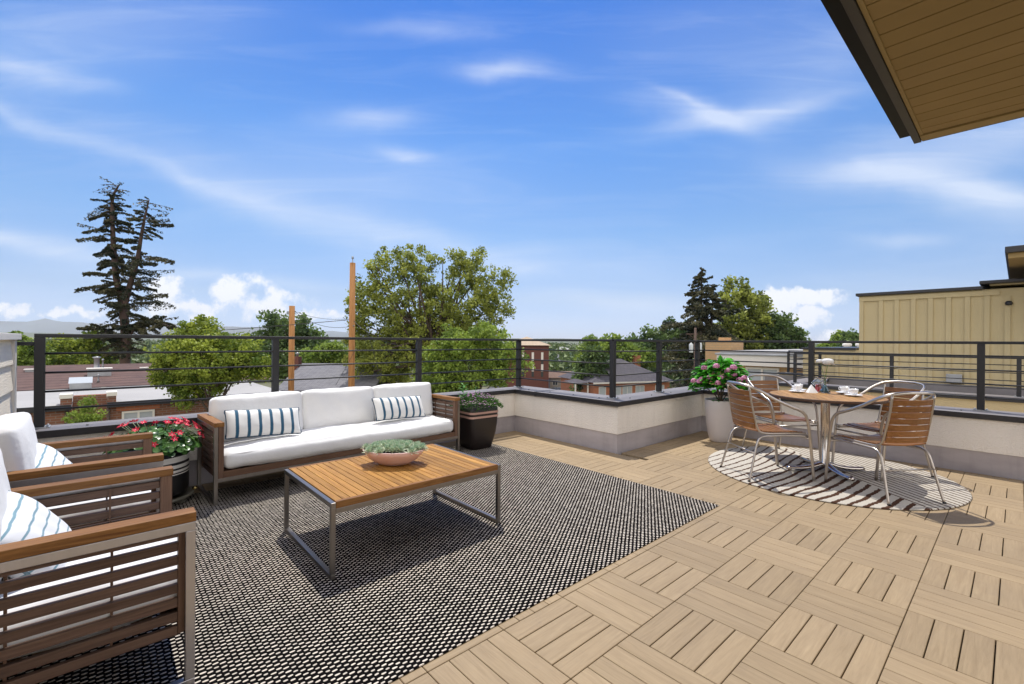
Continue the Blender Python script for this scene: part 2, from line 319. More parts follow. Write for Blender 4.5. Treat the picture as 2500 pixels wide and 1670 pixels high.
# ------------------------------------------------------------------ mesh builder
class MB:
    def __init__(s): s.v = []; s.f = []; s.t = []; s.g = []; s.sm = []; s.mi = []
    def add(s, vs, fs, tint=None, g=0.0, smooth=False, mi=0):
        o = len(s.v); s.v += [tuple(p) for p in vs]
        t = rnd.random() if tint is None else tint
        for f in fs: s.f.append(tuple(i + o for i in f)); s.t.append(t); s.g.append(g); s.sm.append(smooth); s.mi.append(mi)
        return s
    def box(s, x0, x1, y0, y1, z0, z1, M=None, **k):
        vs = [Vector((x, y, z)) for z in (z0, z1) for y in (y0, y1) for x in (x0, x1)]
        if M is not None: vs = [M @ p for p in vs]
        return s.add(vs, [(0, 2, 3, 1), (4, 5, 7, 6), (0, 1, 5, 4), (2, 6, 7, 3), (0, 4, 6, 2), (1, 3, 7, 5)], **k)
    def bar(s, a, b, w, h, up=(0, 0, 1), **k):      # box from a to b
        a, b = Vector(a), Vector(b); d = (b - a); L = d.length; d.normalize()
        u = Vector(up); x = d.cross(u)
        if x.length < 1e-4: u = Vector((1, 0, 0)); x = d.cross(u)
        x.normalize(); z = x.cross(d)
        vs = [p + x * (sx * w / 2) + z * (sz * h / 2) for p in (a, b) for sz in (-1, 1) for sx in (-1, 1)]
        return s.add(vs, [(0, 1, 3, 2), (4, 6, 7, 5), (0, 4, 5, 1), (2, 3, 7, 6), (0, 2, 6, 4), (1, 5, 7, 3)], **k)
    def tube(s, pts, r, n=10, sub=4, flat=None, closed=False, up=(0, 0, 1), **k):
        P = [Vector(p) for p in pts]
        if sub > 1 and len(P) > 2: P, tt = catmull(P, sub, closed)
        else: tt = [i / (len(P) - 1) for i in range(len(P))]
        rr = r if callable(r) else (lambda t: r)
        vs = []; m = len(P); prev = None
        for i, p in enumerate(P):
            d = (P[(i + 1) % m if closed else min(i + 1, m - 1)] - P[(i - 1) % m if closed else max(i - 1, 0)])
            if d.length < 1e-9: d = Vector((0, 0, 1))
            d.normalize()
            if prev is None:
                u = Vector(up); x = d.cross(u)
                if x.length < 1e-3: x = d.cross(Vector((1, 0, 0)))
            else: x = prev - d * prev.dot(d)
            x.normalize(); prev = x; y = d.cross(x); q = rr(tt[i])
            for j in range(n):
                a = 2 * pi * j / n; ca, sa = math.cos(a), math.sin(a)
                fx, fy = (flat if flat else (1, 1))
                vs.append(p + x * (ca * q * fx) + y * (sa * q * fy))
        fs = []
        for i in range(m if closed else m - 1):
            i2 = (i + 1) % m
            for j in range(n): j2 = (j + 1) % n; fs.append((i * n + j, i * n + j2, i2 * n + j2, i2 * n + j))
        if not closed: fs += [tuple(range(n))[::-1], tuple(range((m - 1) * n, m * n))]
        k.setdefault('smooth', True)
        return s.add(vs, fs, **k)
    def lathe(s, prof, n=32, c=(0, 0, 0), sx=1, sy=1, close=False, **k):
        vs = [(c[0] + r * sx * math.cos(2 * pi * j / n), c[1] + r * sy * math.sin(2 * pi * j / n), c[2] + z) for r, z in prof for j in range(n)]
        fs = []
        for i in range(len(prof) - 1):
            for j in range(n): j2 = (j + 1) % n; fs.append((i * n + j, i * n + j2, (i + 1) * n + j2, (i + 1) * n + j))
        if prof[0][0] > 1e-5: fs.append(tuple(range(n))[::-1])
        if prof[-1][0] > 1e-5 and not close: fs.append(tuple(range((len(prof) - 1) * n, len(prof) * n)))
        k.setdefault('smooth', True)
        return s.add(vs, fs, **k)
    def leaves(s, P, D, U, L, Wd, tint=None, fold=0.0):
        """P base points, D direction, U width axis: pointed leaf of two quads bent along the rib"""
        for i in range(len(P)):
            p, d, u = Vector(P[i]), Vector(D[i]).normalized(), Vector(U[i])
            u = u - d * u.dot(d)
            if u.length < 1e-4: u = Vector((1, 0, 0)).cross(d)
            u.normalize(); nn = d.cross(u)
            l = L if not hasattr(L, '__len__') else L[i]; w = Wd if not hasattr(Wd, '__len__') else Wd[i]
            q = [p, p + d * l * .35 + u * w * .5 + nn * fold * w, p + d * l * .75 + u * w * .34 + nn * fold * w, p + d * l - nn * w * .15,
                 p + d * l * .75 - u * w * .34 + nn * fold * w, p + d * l * .35 - u * w * .5 + nn * fold * w, p + d * l * .5]
            t = tint if tint is not None and not hasattr(tint, '__len__') else (tint[i] if tint is not None else rnd.random())
            s.add(q, [(0, 1, 2, 6), (6, 2, 3), (6, 3, 4), (0, 6, 4, 5)], tint=t)
        return s
    def build(s, name, m, parent=None, bevel=0.0, seg=2, subsurf=0, loc=None, rz=0.0):
        me = bpy.data.meshes.new(name); me.from_pydata(s.v, [], s.f); me.update()
        for mm in (m if isinstance(m, (list, tuple)) else [m]): me.materials.append(mm)
        a = me.attributes.new('tint', 'FLOAT', 'FACE'); a.data.foreach_set('value', np.array(s.t, dtype=np.float32))
        if any(s.g):
            a = me.attributes.new('gdir', 'FLOAT', 'FACE'); a.data.foreach_set('value', np.array(s.g, dtype=np.float32))
        me.polygons.foreach_set('use_smooth', s.sm)
        if any(s.mi): me.polygons.foreach_set('material_index', s.mi)
        o = bpy.data.objects.new(name, me); COL.objects.link(o)
        if parent is not None: o.parent = parent
        if loc is not None: o.location = loc
        if rz: o.rotation_euler.z = rz
        if bevel:
            b = o.modifiers.new('bevel', 'BEVEL'); b.width = bevel; b.segments = seg; b.limit_method = 'ANGLE'; b.angle_limit = R_(40)
        if subsurf:
            b = o.modifiers.new('sub', 'SUBSURF'); b.levels = subsurf; b.render_levels = subsurf
        return o
def catmull(P, n, closed=False):
    out = []; tt = []; m = len(P); seg = m if closed else m - 1
    for i in range(seg):
        p0 = P[(i - 1) % m] if closed or i > 0 else P[0] * 2 - P[1]
        p1 = P[i]; p2 = P[(i + 1) % m]
        p3 = P[(i + 2) % m] if closed or i + 2 < m else P[-1] * 2 - P[-2]
        for j in range(n):
            t = j / n
            out.append(0.5 * ((2 * p1) + (p2 - p0) * t + (2 * p0 - 5 * p1 + 4 * p2 - p3) * t * t + (3 * p1 - p0 - 3 * p2 + p3) * t ** 3))
            tt.append((i + t) / seg)
    if not closed: out.append(P[-1]); tt.append(1.0)
    return out, tt
def thing(name, label, cat, loc=(0, 0, 0), rz=0.0, group=None):
    o = bpy.data.objects.new(name, None); COL.objects.link(o); o.location = loc; o.rotation_euler.z = rz
    o.empty_display_size = 0.1
    return tag(o, label, cat, group)
def tag(o, label=None, cat=None, group=None, kind=None):
    if label: o['label'] = label
    if cat: o['category'] = cat
    if group: o['group'] = group
    if kind: o['kind'] = kind
    return o
def copy_tree(o, parent=None):
    c = o.copy(); COL.objects.link(c)
    if parent is not None: c.parent = parent
    for ch in [x for x in COL.objects if x.parent == o]: copy_tree(ch, c)
    return c

def npmesh(name, V, F, tint, m, parent=None, smooth=False):
    me = bpy.data.meshes.new(name)
    nv, nf = len(V), len(F); k = F.shape[1]
    me.vertices.add(nv); me.vertices.foreach_set('co', V.astype(np.float32).ravel())
    me.loops.add(nf * k); me.loops.foreach_set('vertex_index', F.astype(np.int32).ravel())
    me.polygons.add(nf); me.polygons.foreach_set('loop_start', np.arange(0, nf * k, k, dtype=np.int32))
    me.update(calc_edges=True)
    a = me.attributes.new('tint', 'FLOAT', 'FACE'); a.data.foreach_set('value', tint.astype(np.float32))
    me.materials.append(m)
    o = bpy.data.objects.new(name, me); COL.objects.link(o)
    if parent is not None: o.parent = parent
    return o
def leafcloud(C, size, aspect=0.6, D=None, tint=None, jit=0.35, flat=0.0):
    """one bent diamond leaf per centre"""
    n = len(C)
    d = rng.normal(size=(n, 3)) if D is None else D + rng.normal(size=(n, 3)) * 0.35
    d /= np.linalg.norm(d, axis=1)[:, None] + 1e-9
    u = rng.normal(size=(n, 3))
    if flat: u[:, 2] *= (1 - flat); d[:, 2] *= (1 - flat)
    u = np.cross(d, u) if not flat else np.cross(d, np.tile([0, 0, 1.0], (n, 1)) + rng.normal(size=(n, 3)) * (1 - flat) * 1.2)
    u /= np.linalg.norm(u, axis=1)[:, None] + 1e-9
    s = size * (1 - jit + 2 * jit * rng.random(n))[:, None]
    V = np.stack([C - d * s * .5, C + u * s * aspect * .5, C + d * s * .5, C - u * s * aspect * .5], 1).reshape(-1, 3)
    F = np.arange(n * 4).reshape(n, 4)
    t = rng.random(n) if tint is None else np.clip(tint + rng.normal(size=n) * .13, 0, 1)
    return V, F, t
exec_order = []

# ================================================================== TERRACE (setting)
def prism(mb, poly, z0, z1, topmi=0, **k):
    n = len(poly); vs = [(x, y, z0) for x, y in poly] + [(x, y, z1) for x, y in poly]
    mb.add(vs, [(i, (i + 1) % n, n + (i + 1) % n, n + i) for i in range(n)] + [tuple(range(n))[::-1]], **k)
    mb.add(vs, [tuple(range(n, 2 * n))], mi=topmi, **k)
def ring(inn, out):    # along the stepped terrace edge
    a = [(-4.937 + inn, -0.62), (-4.937 + inn, 4.496 - inn), (-3.141 + inn, 4.496 - inn), (-3.141 + inn, 6.64 - inn), (3.2, 6.64 - inn)]
    b = [(3.2, 6.64 + out), (-3.141 - out * .9, 6.64 + out), (-3.141 - out * .9, 4.496 + out), (-4.937 - out * .6, 4.496 + out), (-4.937 - out * .6, -0.62)]
    return a + b
base = MB(); base.box(-5.1, 3.2, -1.6, 4.7, -0.35, -0.03); base.box(-3.4, 3.2, 4.703, 6.8, -0.35, -0.03)
tag(base.build('deck_base', mat('dark underlay', (0.06, 0.04, 0.025), 0.9)), kind='structure')
dk = MB()
for i in range(-12, 8):
    for j in range(-7, 14):
        x0 = -0.759 + 0.4 * i; y0 = 1.761 + 0.4 * j
        tt = rnd.random() * 0.5
        for q in range(4):
            w = 0.4 / 4
            if (i + j) % 2: b = [x0 + q * w + (.0024 if q else .0018), x0 + (q + 1) * w - (.0024 if q < 3 else .0018), y0 + .0018, y0 + .3982]; g = 1.0
            else: b = [x0 + .0018, x0 + .3982, y0 + q * w + .0013, y0 + (q + 1) * w - .0013]; g = 0.0
            if b[2] > 4.485 and b[0] < -3.13: b[0] = -3.13
            if b[3] > 4.488 and b[0] < -3.13: b[3] = 4.488
            b[0] = max(b[0], -4.928); b[3] = min(b[3], 6.632); b[1] = min(b[1], 2.6)
            if b[1] - b[0] < .01 or b[3] - b[2] < .01: continue
            dk.box(b[0], b[1], b[2], b[3], -0.024, 0, tint=tt + rnd.random() * 0.5, g=g + 1e-6)
tag(dk.build('deck', deckm, bevel=0.0022, seg=1), kind='structure')

pw = thing('parapet_wall', 'white stucco parapet with grey membrane foot and black metal cap stepping round the terrace', 'parapet', (-4.937, 4.496, 0))
PO = (4.937, -4.496, 0)
m = MB(); prism(m, ring(0, .34), .225, .556); m.build('stucco', stucco, pw, loc=PO)
m = MB(); prism(m, ring(-.012, .33), -.03, .225); m.build('flashing', flash, pw, loc=PO)
m = MB(); prism(m, ring(-.03, .32), -9.4, -.03); m.build('outer_wall', stucco, pw, loc=PO)
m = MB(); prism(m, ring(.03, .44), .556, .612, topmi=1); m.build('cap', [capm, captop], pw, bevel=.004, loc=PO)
m = MB()   # cap seam and drip edge at the inner corner, fixing screws
m.box(-4.50, -4.47, 4.462, 4.95, .5525, .616); m.box(-4.905, -3.115, 4.462, 4.466, .548, .553)
m.build('cap_seam', capm, pw, bevel=.001, loc=PO)
m = MB()
for k in range(7): m.lathe([(.009, 0), (.009, .005), (.004, .008)], 8, (-5.02, -.1 + k * .8, .612))
for k in range(4): m.lathe([(.009, 0), (.009, .005), (.004, .008)], 8, (-4.75 + k * .42, 4.60, .612))
for k in range(4): m.lathe([(.009, 0), (.009, .005), (.004, .008)], 8, (-3.24, 4.9 + k * .5, .612))
for k in range(8): m.lathe([(.009, 0), (.009, .005), (.004, .008)], 8, (-2.8 + k * .6, 6.78, .612))
m.build('cap_screw', blackm, pw, loc=PO)

# ---- black guard rail
def railing(name, label, posts, legs, z0, top, bars, hollow=None, pw_=.06, loc=None, off=(0, 0)):
    t = thing(name, label, 'railing', loc or (posts[0][0], posts[0][1], z0))
    o = t.location; P = (-o.x, -o.y, -o.z)
    for x, y in posts:
        b = MB(); b.box(x - pw_ / 2, x + pw_ / 2, y - pw_ / 2, y + pw_ / 2, z0 + .008, top - .03)
        po = b.build('post', blackm, t, bevel=.004, loc=P)
        f = MB(); f.box(x - .06, x + .06, y - .06, y + .06, z0, z0 + .008)
        for sx in (-1, 1):
            for sy in (-1, 1): f.lathe([(.009, 0), (.009, .008), (.005, .011)], 8, (x + sx * .045, y + sy * .045, z0 + .008))
        f.build('base_plate', greymetal, po, bevel=.001)
    for (a, b_) in legs:
        m = MB(); m.bar((a[0], a[1], top - .015), (b_[0], b_[1], top - .015), .05, .03); m.build('top_rail', blackm, t, bevel=.004, loc=P)
        for z in bars:
            m = MB(); m.tube([(a[0], a[1], z), (b_[0], b_[1], z)], .0085, 8, 1); m.build('bar', blackm, t, loc=P)
    return t
yl = [atx(97, 900, -5.10).y, atx(672, 900, -5.10).y, atx(1022, 900, -5.10).y]
y3 = atx(1609, 900, -3.37).y
x4 = [aty(1981, 900, 6.95).x, aty(2395, 900, 6.95).x]
posts = [(-5.10, y) for y in yl] + [(-5.10, 4.716), (-3.37, 4.716), (-3.37, y3), (-3.37, 6.95)] + [(x, 6.95) for x in x4] + [(1.3, 6.95), (2.8, 6.95)]
BZ = [1.193, 1.042, .893, .752]
rl = railing('guard_railing', 'black metal guard railing with round bars on the terrace parapet', posts,
        [((-5.10, yl[0] - .03), (-5.10, 4.716)), ((-5.10, 4.717), (-3.37, 4.717)), ((-3.37, 4.716), (-3.37, 6.95)), ((-3.37, 6.951), (2.8, 6.951))], .613, 1.348, BZ)
m = MB(); m.bar((-5.10, yl[0], 1.27), (-5.10, -.57, 1.27), .03, .03); o = rl.location
m.build('wall_bracket', blackm, rl, bevel=.003, loc=(-o.x, -o.y, -o.z))

# ---- white lap siding wall on the left
ww = thing('siding_wall', 'white lap siding privacy wall at the left end of the terrace', 'wall', (-4.96, -.5, 0))
m = MB(); m.box(0, 6.2, -.16, -.02, -.03, 1.30)
for k in range(7):
    z0 = -.02 + k * .19
    m.add([(0, 0, z0), (6.2, 0, z0), (6.2, -.016, min(z0 + .2, 1.30)), (0, -.016, min(z0 + .2, 1.30)), (0, -.02, z0), (6.2, -.02, z0)], [(0, 1, 2, 3), (0, 4, 5, 1)])
m.build('siding', siding, ww)
m = MB(); m.box(-.09, -.002, -.17, .008, -.03, 1.30); m.build('corner_trim', white, ww, bevel=.003)
m = MB(); m.box(-.11, 6.2, -.19, .03, 1.30, 1.345); m.build('wall_cap', white, ww, bevel=.003)

# ---- our own house: roof overhang at the top right
hs_ = thing('house', 'deep roof overhang of the terrace house with olive boarded soffit and black gutter', 'house', (2.6, 0, 0))
HO = (-2.6, 0, 0)
m = MB(); y = -2.6
while y < 5.45:
    y1 = min(y + .176, 5.455); m.box(-.585, 2.3, y + .0025, y1 - .0025, 3.2, 3.214); y += .18
m.build('soffit', hoodm, hs_, bevel=.003, loc=HO)
m = MB(); m.box(-.6, 2.3, -2.7, 5.6, 3.2145, 3.36); m.build('roof', capm, hs_, loc=HO)
m = MB(); m.box(-.6, 2.3, 5.46, 5.60, 3.186, 3.2135); m.box(-.60, -.575, -2.6, 5.455, 3.192, 3.2135)
m.build('soffit_trim', mat('olive trim', (0.33, 0.235, 0.10), .7, var=.05), hs_, bevel=.002, loc=HO)
m = MB(); m.box(-.655, -.603, -2.7, 5.605, 3.178, 3.40); m.box(-.6, 2.3, 5.603, 5.63, 3.19, 3.40); m.build('fascia', fascia, hs_, bevel=.003, loc=HO)
m = MB(); gp = [(-.658, 3.205), (-.735, 3.205), (-.75, 3.25), (-.76, 3.30), (-.772, 3.325), (-.782, 3.325), (-.782, 3.342), (-.766, 3.342), (-.74, 3.25), (-.73, 3.213), (-.658, 3.213)]
vs = [(x, yy, z) for yy in (-2.7, 5.44) for x, z in gp]; n = len(gp)
m.add(vs, [(i, (i + 1) % n, n + (i + 1) % n, n + i) for i in range(n)])
m.add([(-.658, 5.44, 3.205), (-.735, 5.44, 3.205), (-.75, 5.44, 3.25), (-.76, 5.44, 3.3), (-.76, 5.44, 3.335), (-.658, 5.44, 3.335)], [(0, 1, 2, 3, 4, 5)])
m.build('gutter', mat('black gutter', (0.003, 0.003, 0.0035), .5, spec=.12), hs_, bevel=.002, loc=HO)
m = MB(); m.box(2.0, 2.2, -3, -1.2, -.03, 3.199); m.build('wall', tan, hs_, loc=HO)

# ---- woven outdoor rug
def rugmat():
    m = bpy.data.materials.new('woven rug'); m.use_nodes = True; nt = m.node_tree; nt.nodes.clear()
    tc = N(nt, 'ShaderNodeTexCoord'); wp = N(nt, 'ShaderNodeTexNoise', ins={'Vector': tc.outputs['Object'], 'Scale': 30.0, 'Detail': 2.0})
    sp = N(nt, 'ShaderNodeSeparateXYZ', ins={0: tc.outputs['Object']}); ws = N(nt, 'ShaderNodeSeparateColor', ins={0: wp.outputs['Color']})
    X = MA(nt, 'ADD', MA(nt, 'DIVIDE', sp.outputs[0], .0142), MA(nt, 'MULTIPLY', ws.outputs[0], .35))
    row = MA(nt, 'FLOOR', X); par = MA(nt, 'MODULO', MA(nt, 'ADD', row, 1000.0), 2.0)
    Y = MA(nt, 'ADD', MA(nt, 'ADD', MA(nt, 'DIVIDE', sp.outputs[1], .046), MA(nt, 'MULTIPLY', par, .5)), MA(nt, 'MULTIPLY', ws.outputs[1], .25))
    cy = MA(nt, 'FLOOR', Y)
    wnz = N(nt, 'ShaderNodeTexWhiteNoise', ins={0: N(nt, 'ShaderNodeCombineXYZ', ins={0: row, 1: cy}).outputs[0]})
    fx = MA(nt, 'ABSOLUTE', MA(nt, 'SUBTRACT', MA(nt, 'FRACT', X), .5)); fy = MA(nt, 'ABSOLUTE', MA(nt, 'SUBTRACT', MA(nt, 'FRACT', Y), .5))
    sz = MA(nt, 'ADD', .185, MA(nt, 'MULTIPLY', wnz.outputs[0], .07))
    ex = MA(nt, 'POWER', MA(nt, 'DIVIDE', fx, .35), 3.0); ey = MA(nt, 'POWER', MA(nt, 'DIVIDE', fy, sz), 3.0)
    h = MA(nt, 'SUBTRACT', 1.0, MA(nt, 'ADD', ex, ey), clamp=True)
    mask = MA(nt, 'MULTIPLY', h, 3.0, clamp=True)
    br = MA(nt, 'ADD', .82, MA(nt, 'MULTIPLY', wnz.outputs[0], .3))
    wc = N(nt, 'ShaderNodeCombineXYZ', ins={0: MA(nt, 'MULTIPLY', br, .60), 1: MA(nt, 'MULTIPLY', br, .535), 2: MA(nt, 'MULTIPLY', br, .455)})
    c = MIX(nt, mask, (.004, .0035, .0035), wc.outputs[0])
    b = N(nt, 'ShaderNodeBsdfPrincipled', ins={'Base Color': c, 'Roughness': .9, 'Specular IOR Level': .03})
    bp = N(nt, 'ShaderNodeBump', ins={'Strength': .6, 'Distance': .003, 'Height': h}); nt.links.new(bp.outputs[0], b.inputs['Normal'])
    N(nt, 'ShaderNodeOutputMaterial', ins={0: b.outputs[0]}); return m
m = MB(); m.box(-4.66, -1.60, -.9, 3.69, .0006, .0075)
o = m.build('woven_rug', rugmat(), bevel=.003, seg=2); tag(o, 'large black and white flat woven outdoor rug under the coffee table', 'rug')

def zebramat():
    m = bpy.data.materials.new('zebra rug'); m.use_nodes = True; nt = m.node_tree; nt.nodes.clear()
    tc = N(nt, 'ShaderNodeTexCoord'); sp = N(nt, 'ShaderNodeSeparateXYZ', ins={0: tc.outputs['Object']})
    n1 = N(nt, 'ShaderNodeTexNoise', ins={'Vector': tc.outputs['Object'], 'Scale': 2.2, 'Detail': 2.0})
    n2 = N(nt, 'ShaderNodeTexNoise', ins={'Vector': tc.outputs['Object'], 'Scale': 28.0, 'Detail': 3.0})
    x, y = sp.outputs[0], sp.outputs[1]
    # front stripes run along y, back stripes diagonal
    fp = MA(nt, 'ADD', MA(nt, 'ADD', MA(nt, 'ADD', x, MA(nt, 'MULTIPLY', MA(nt, 'MULTIPLY', y, y), .10)), MA(nt, 'MULTIPLY', MA(nt, 'SUBTRACT', n1.outputs[0], .5), .07)), MA(nt, 'MULTIPLY', MA(nt, 'SUBTRACT', n2.outputs[0], .5), .028))
    ff = MA(nt, 'ABSOLUTE', MA(nt, 'SUBTRACT', MA(nt, 'FRACT', MA(nt, 'DIVIDE', MA(nt, 'ADD', fp, 3.0), .094)), .5))
    wF = MA(nt, 'ADD', .105, MA(nt, 'MULTIPLY', MA(nt, 'ADD', x, .9, clamp=True), .10))
    mF = MA(nt, 'MULTIPLY', MA(nt, 'SUBTRACT', wF, ff), 25.0, clamp=True)
    bpv = MA(nt, 'ADD', MA(nt, 'ADD', MA(nt, 'MULTIPLY', x, .62), MA(nt, 'MULTIPLY', y, .78)), MA(nt, 'MULTIPLY', MA(nt, 'SUBTRACT', n2.outputs[0], .5), .012))
    fb = MA(nt, 'ABSOLUTE', MA(nt, 'SUBTRACT', MA(nt, 'FRACT', MA(nt, 'DIVIDE', MA(nt, 'ADD', bpv, 3.0), .062)), .5))
    mB = MA(nt, 'MULTIPLY', MA(nt, 'SUBTRACT', .155, fb), 25.0, clamp=True)
    side = MA(nt, 'ADD', MA(nt, 'ADD', MA(nt, 'MULTIPLY', x, .70), MA(nt, 'MULTIPLY', y, .714)), MA(nt, 'MULTIPLY', MA(nt, 'SUBTRACT', n1.outputs[0], .5), .2))
    f = MA(nt, 'GREATER_THAN', side, .16)
    k = MA(nt, 'ADD', MA(nt, 'MULTIPLY', mF, MA(nt, 'SUBTRACT', 1.0, f)), MA(nt, 'MULTIPLY', mB, f))
    n3 = N(nt, 'ShaderNodeTexNoise', ins={'Vector': tc.outputs['Object'], 'Scale': 120.0, 'Detail': 3.0})
    wc = MIX(nt, n3.outputs[0], (.36, .33, .28), (.58, .54, .47))
    c = MIX(nt, k, wc, (.07, .035, .022))
    b = N(nt, 'ShaderNodeBsdfPrincipled', ins={'Base Color': c, 'Roughness': .95, 'Specular IOR Level': .1})
    bp = N(nt, 'ShaderNodeBump', ins={'Strength': .7, 'Distance': .006, 'Height': n3.outputs[0]}); nt.links.new(bp.outputs[0], b.inputs['Normal'])
    N(nt, 'ShaderNodeOutputMaterial', ins={0: b.outputs[0]}); return m
m = MB(); m.lathe([(0, .001), (1.07, .001), (1.078, .006), (1.07, .013), (0, .013)], 120)
o = m.build('round_rug', zebramat(), loc=(-1.33, 5.48, 0)); tag(o, 'round cream rug with wavy dark brown stripes under the dining set', 'rug')

# ================================================================== LOUNGE FURNITURE
def cushion(name, lx, ly, lz, parent, m, r=.045, crown=.02, seed=0, loc=(0, 0, 0), rot=None, n=(26, 26), sag=0.0):
    """soft box: rounded edges, a crown on each big face, slight wrinkles"""
    g = np.random.default_rng(seed); ph = g.random(8) * 6.28
    nx, ny = n; nz = 8; vs = []; fs = []; idx = {}
    def pt(a, b, c):
        x, y, z = a * lx / 2, b * ly / 2, c * lz / 2
        q = np.array([max(-lx / 2 + r, min(lx / 2 - r, x)), max(-ly / 2 + r, min(ly / 2 - r, y)), max(-lz / 2 + r, min(lz / 2 - r, z))])
        d = np.array([x, y, z]) - q; L = np.linalg.norm(d)
        if L > 1e-9: d = d / L * r
        p = q + d
        e = (1 - abs(a) ** 2.6) * (1 - abs(b) ** 2.6); p[2] += c * crown * e
        e2 = (1 - abs(a) ** 4) * (1 - abs(c) ** 2); p[1] += b * crown * .55 * e2
        e3 = (1 - abs(b) ** 4) * (1 - abs(c) ** 2); p[0] += a * crown * .55 * e3
        wv = .0035 * (math.sin(9 * p[0] + ph[0] + 5 * p[1]) + math.sin(17 * p[1] + ph[1] + 4 * p[0]) + .6 * math.sin(31 * p[0] + ph[2] - 13 * p[1]))
        p[2] += wv * c; p[1] += wv * b * .7
        if sag: p[2] -= sag * (1 - abs(a) ** 2) * (b + 1) / 2
        return p
    def vid(a, b, c):
        k = (round(a, 5), round(b, 5), round(c, 5))
        if k not in idx: idx[k] = len(vs); vs.append(tuple(pt(a, b, c)))
        return idx[k]
    def lin(k, m_): # denser near edges
        t = -1 + 2 * k / m_; return math.sin(t * pi / 2) * .55 + t * .45
    for (na, nb, f) in ((nx, ny, lambda u, v: (u, v, 1)), (nx, ny, lambda u, v: (u, v, -1)), (nx, nz, lambda u, v: (u, 1, v)), (nx, nz, lambda u, v: (u, -1, v)),
                        (ny, nz, lambda u, v: (1, u, v)), (ny, nz, lambda u, v: (-1, u, v))):
        for i in range(na):
            for j in range(nb):
                q = [vid(*f(lin(i, na), lin(j, nb))), vid(*f(lin(i + 1, na), lin(j, nb))), vid(*f(lin(i + 1, na), lin(j + 1, nb))), vid(*f(lin(i, na), lin(j + 1, nb)))]
                fs.append(tuple(q))
    mb = MB(); mb.add(vs, fs, tint=.5, smooth=True)
    o = mb.build(name, m, parent, loc=loc)
    bm = bmesh.new(); bm.from_mesh(o.data); bmesh.ops.recalc_face_normals(bm, faces=bm.faces); bm.to_mesh(o.data); bm.free()
    if rot: o.rotation_euler = rot
    # seam piping around both big faces
    return o
def seam(parent, lx, ly, z, r, m=None):
    a, b = lx / 2 - r * .28, ly / 2 - r * .28; c = r * .9
    P = []
    Lx, Ly = a - c, b - c
    for k in range(12): P.append((-Lx + 2 * Lx * k / 12, b, z))
    for k in range(5): P.append((Lx + c * math.sin(k * pi / 10), Ly + c * math.cos(k * pi / 10), z))
    for k in range(8): P.append((a, Ly - 2 * Ly * (k + .5) / 8, z))
    for k in range(5): P.append((Lx + c * math.cos(k * pi / 10), -Ly - c * math.sin(k * pi / 10), z))
    for k in range(12): P.append((Lx - 2 * Lx * (k + .5) / 12, -b, z))
    for k in range(5): P.append((-Lx - c * math.sin(k * pi / 10), -Ly - c * math.cos(k * pi / 10), z))
    for k in range(8): P.append((-a, -Ly + 2 * Ly * (k + .5) / 8, z))
    for k in range(5): P.append((-Lx - c * math.cos(k * pi / 10), Ly + c * math.sin(k * pi / 10), z))
    mb = MB(); mb.tube(P, .0035, 6, 1, closed=True)
    return mb.build('seam', m or fabric, parent)

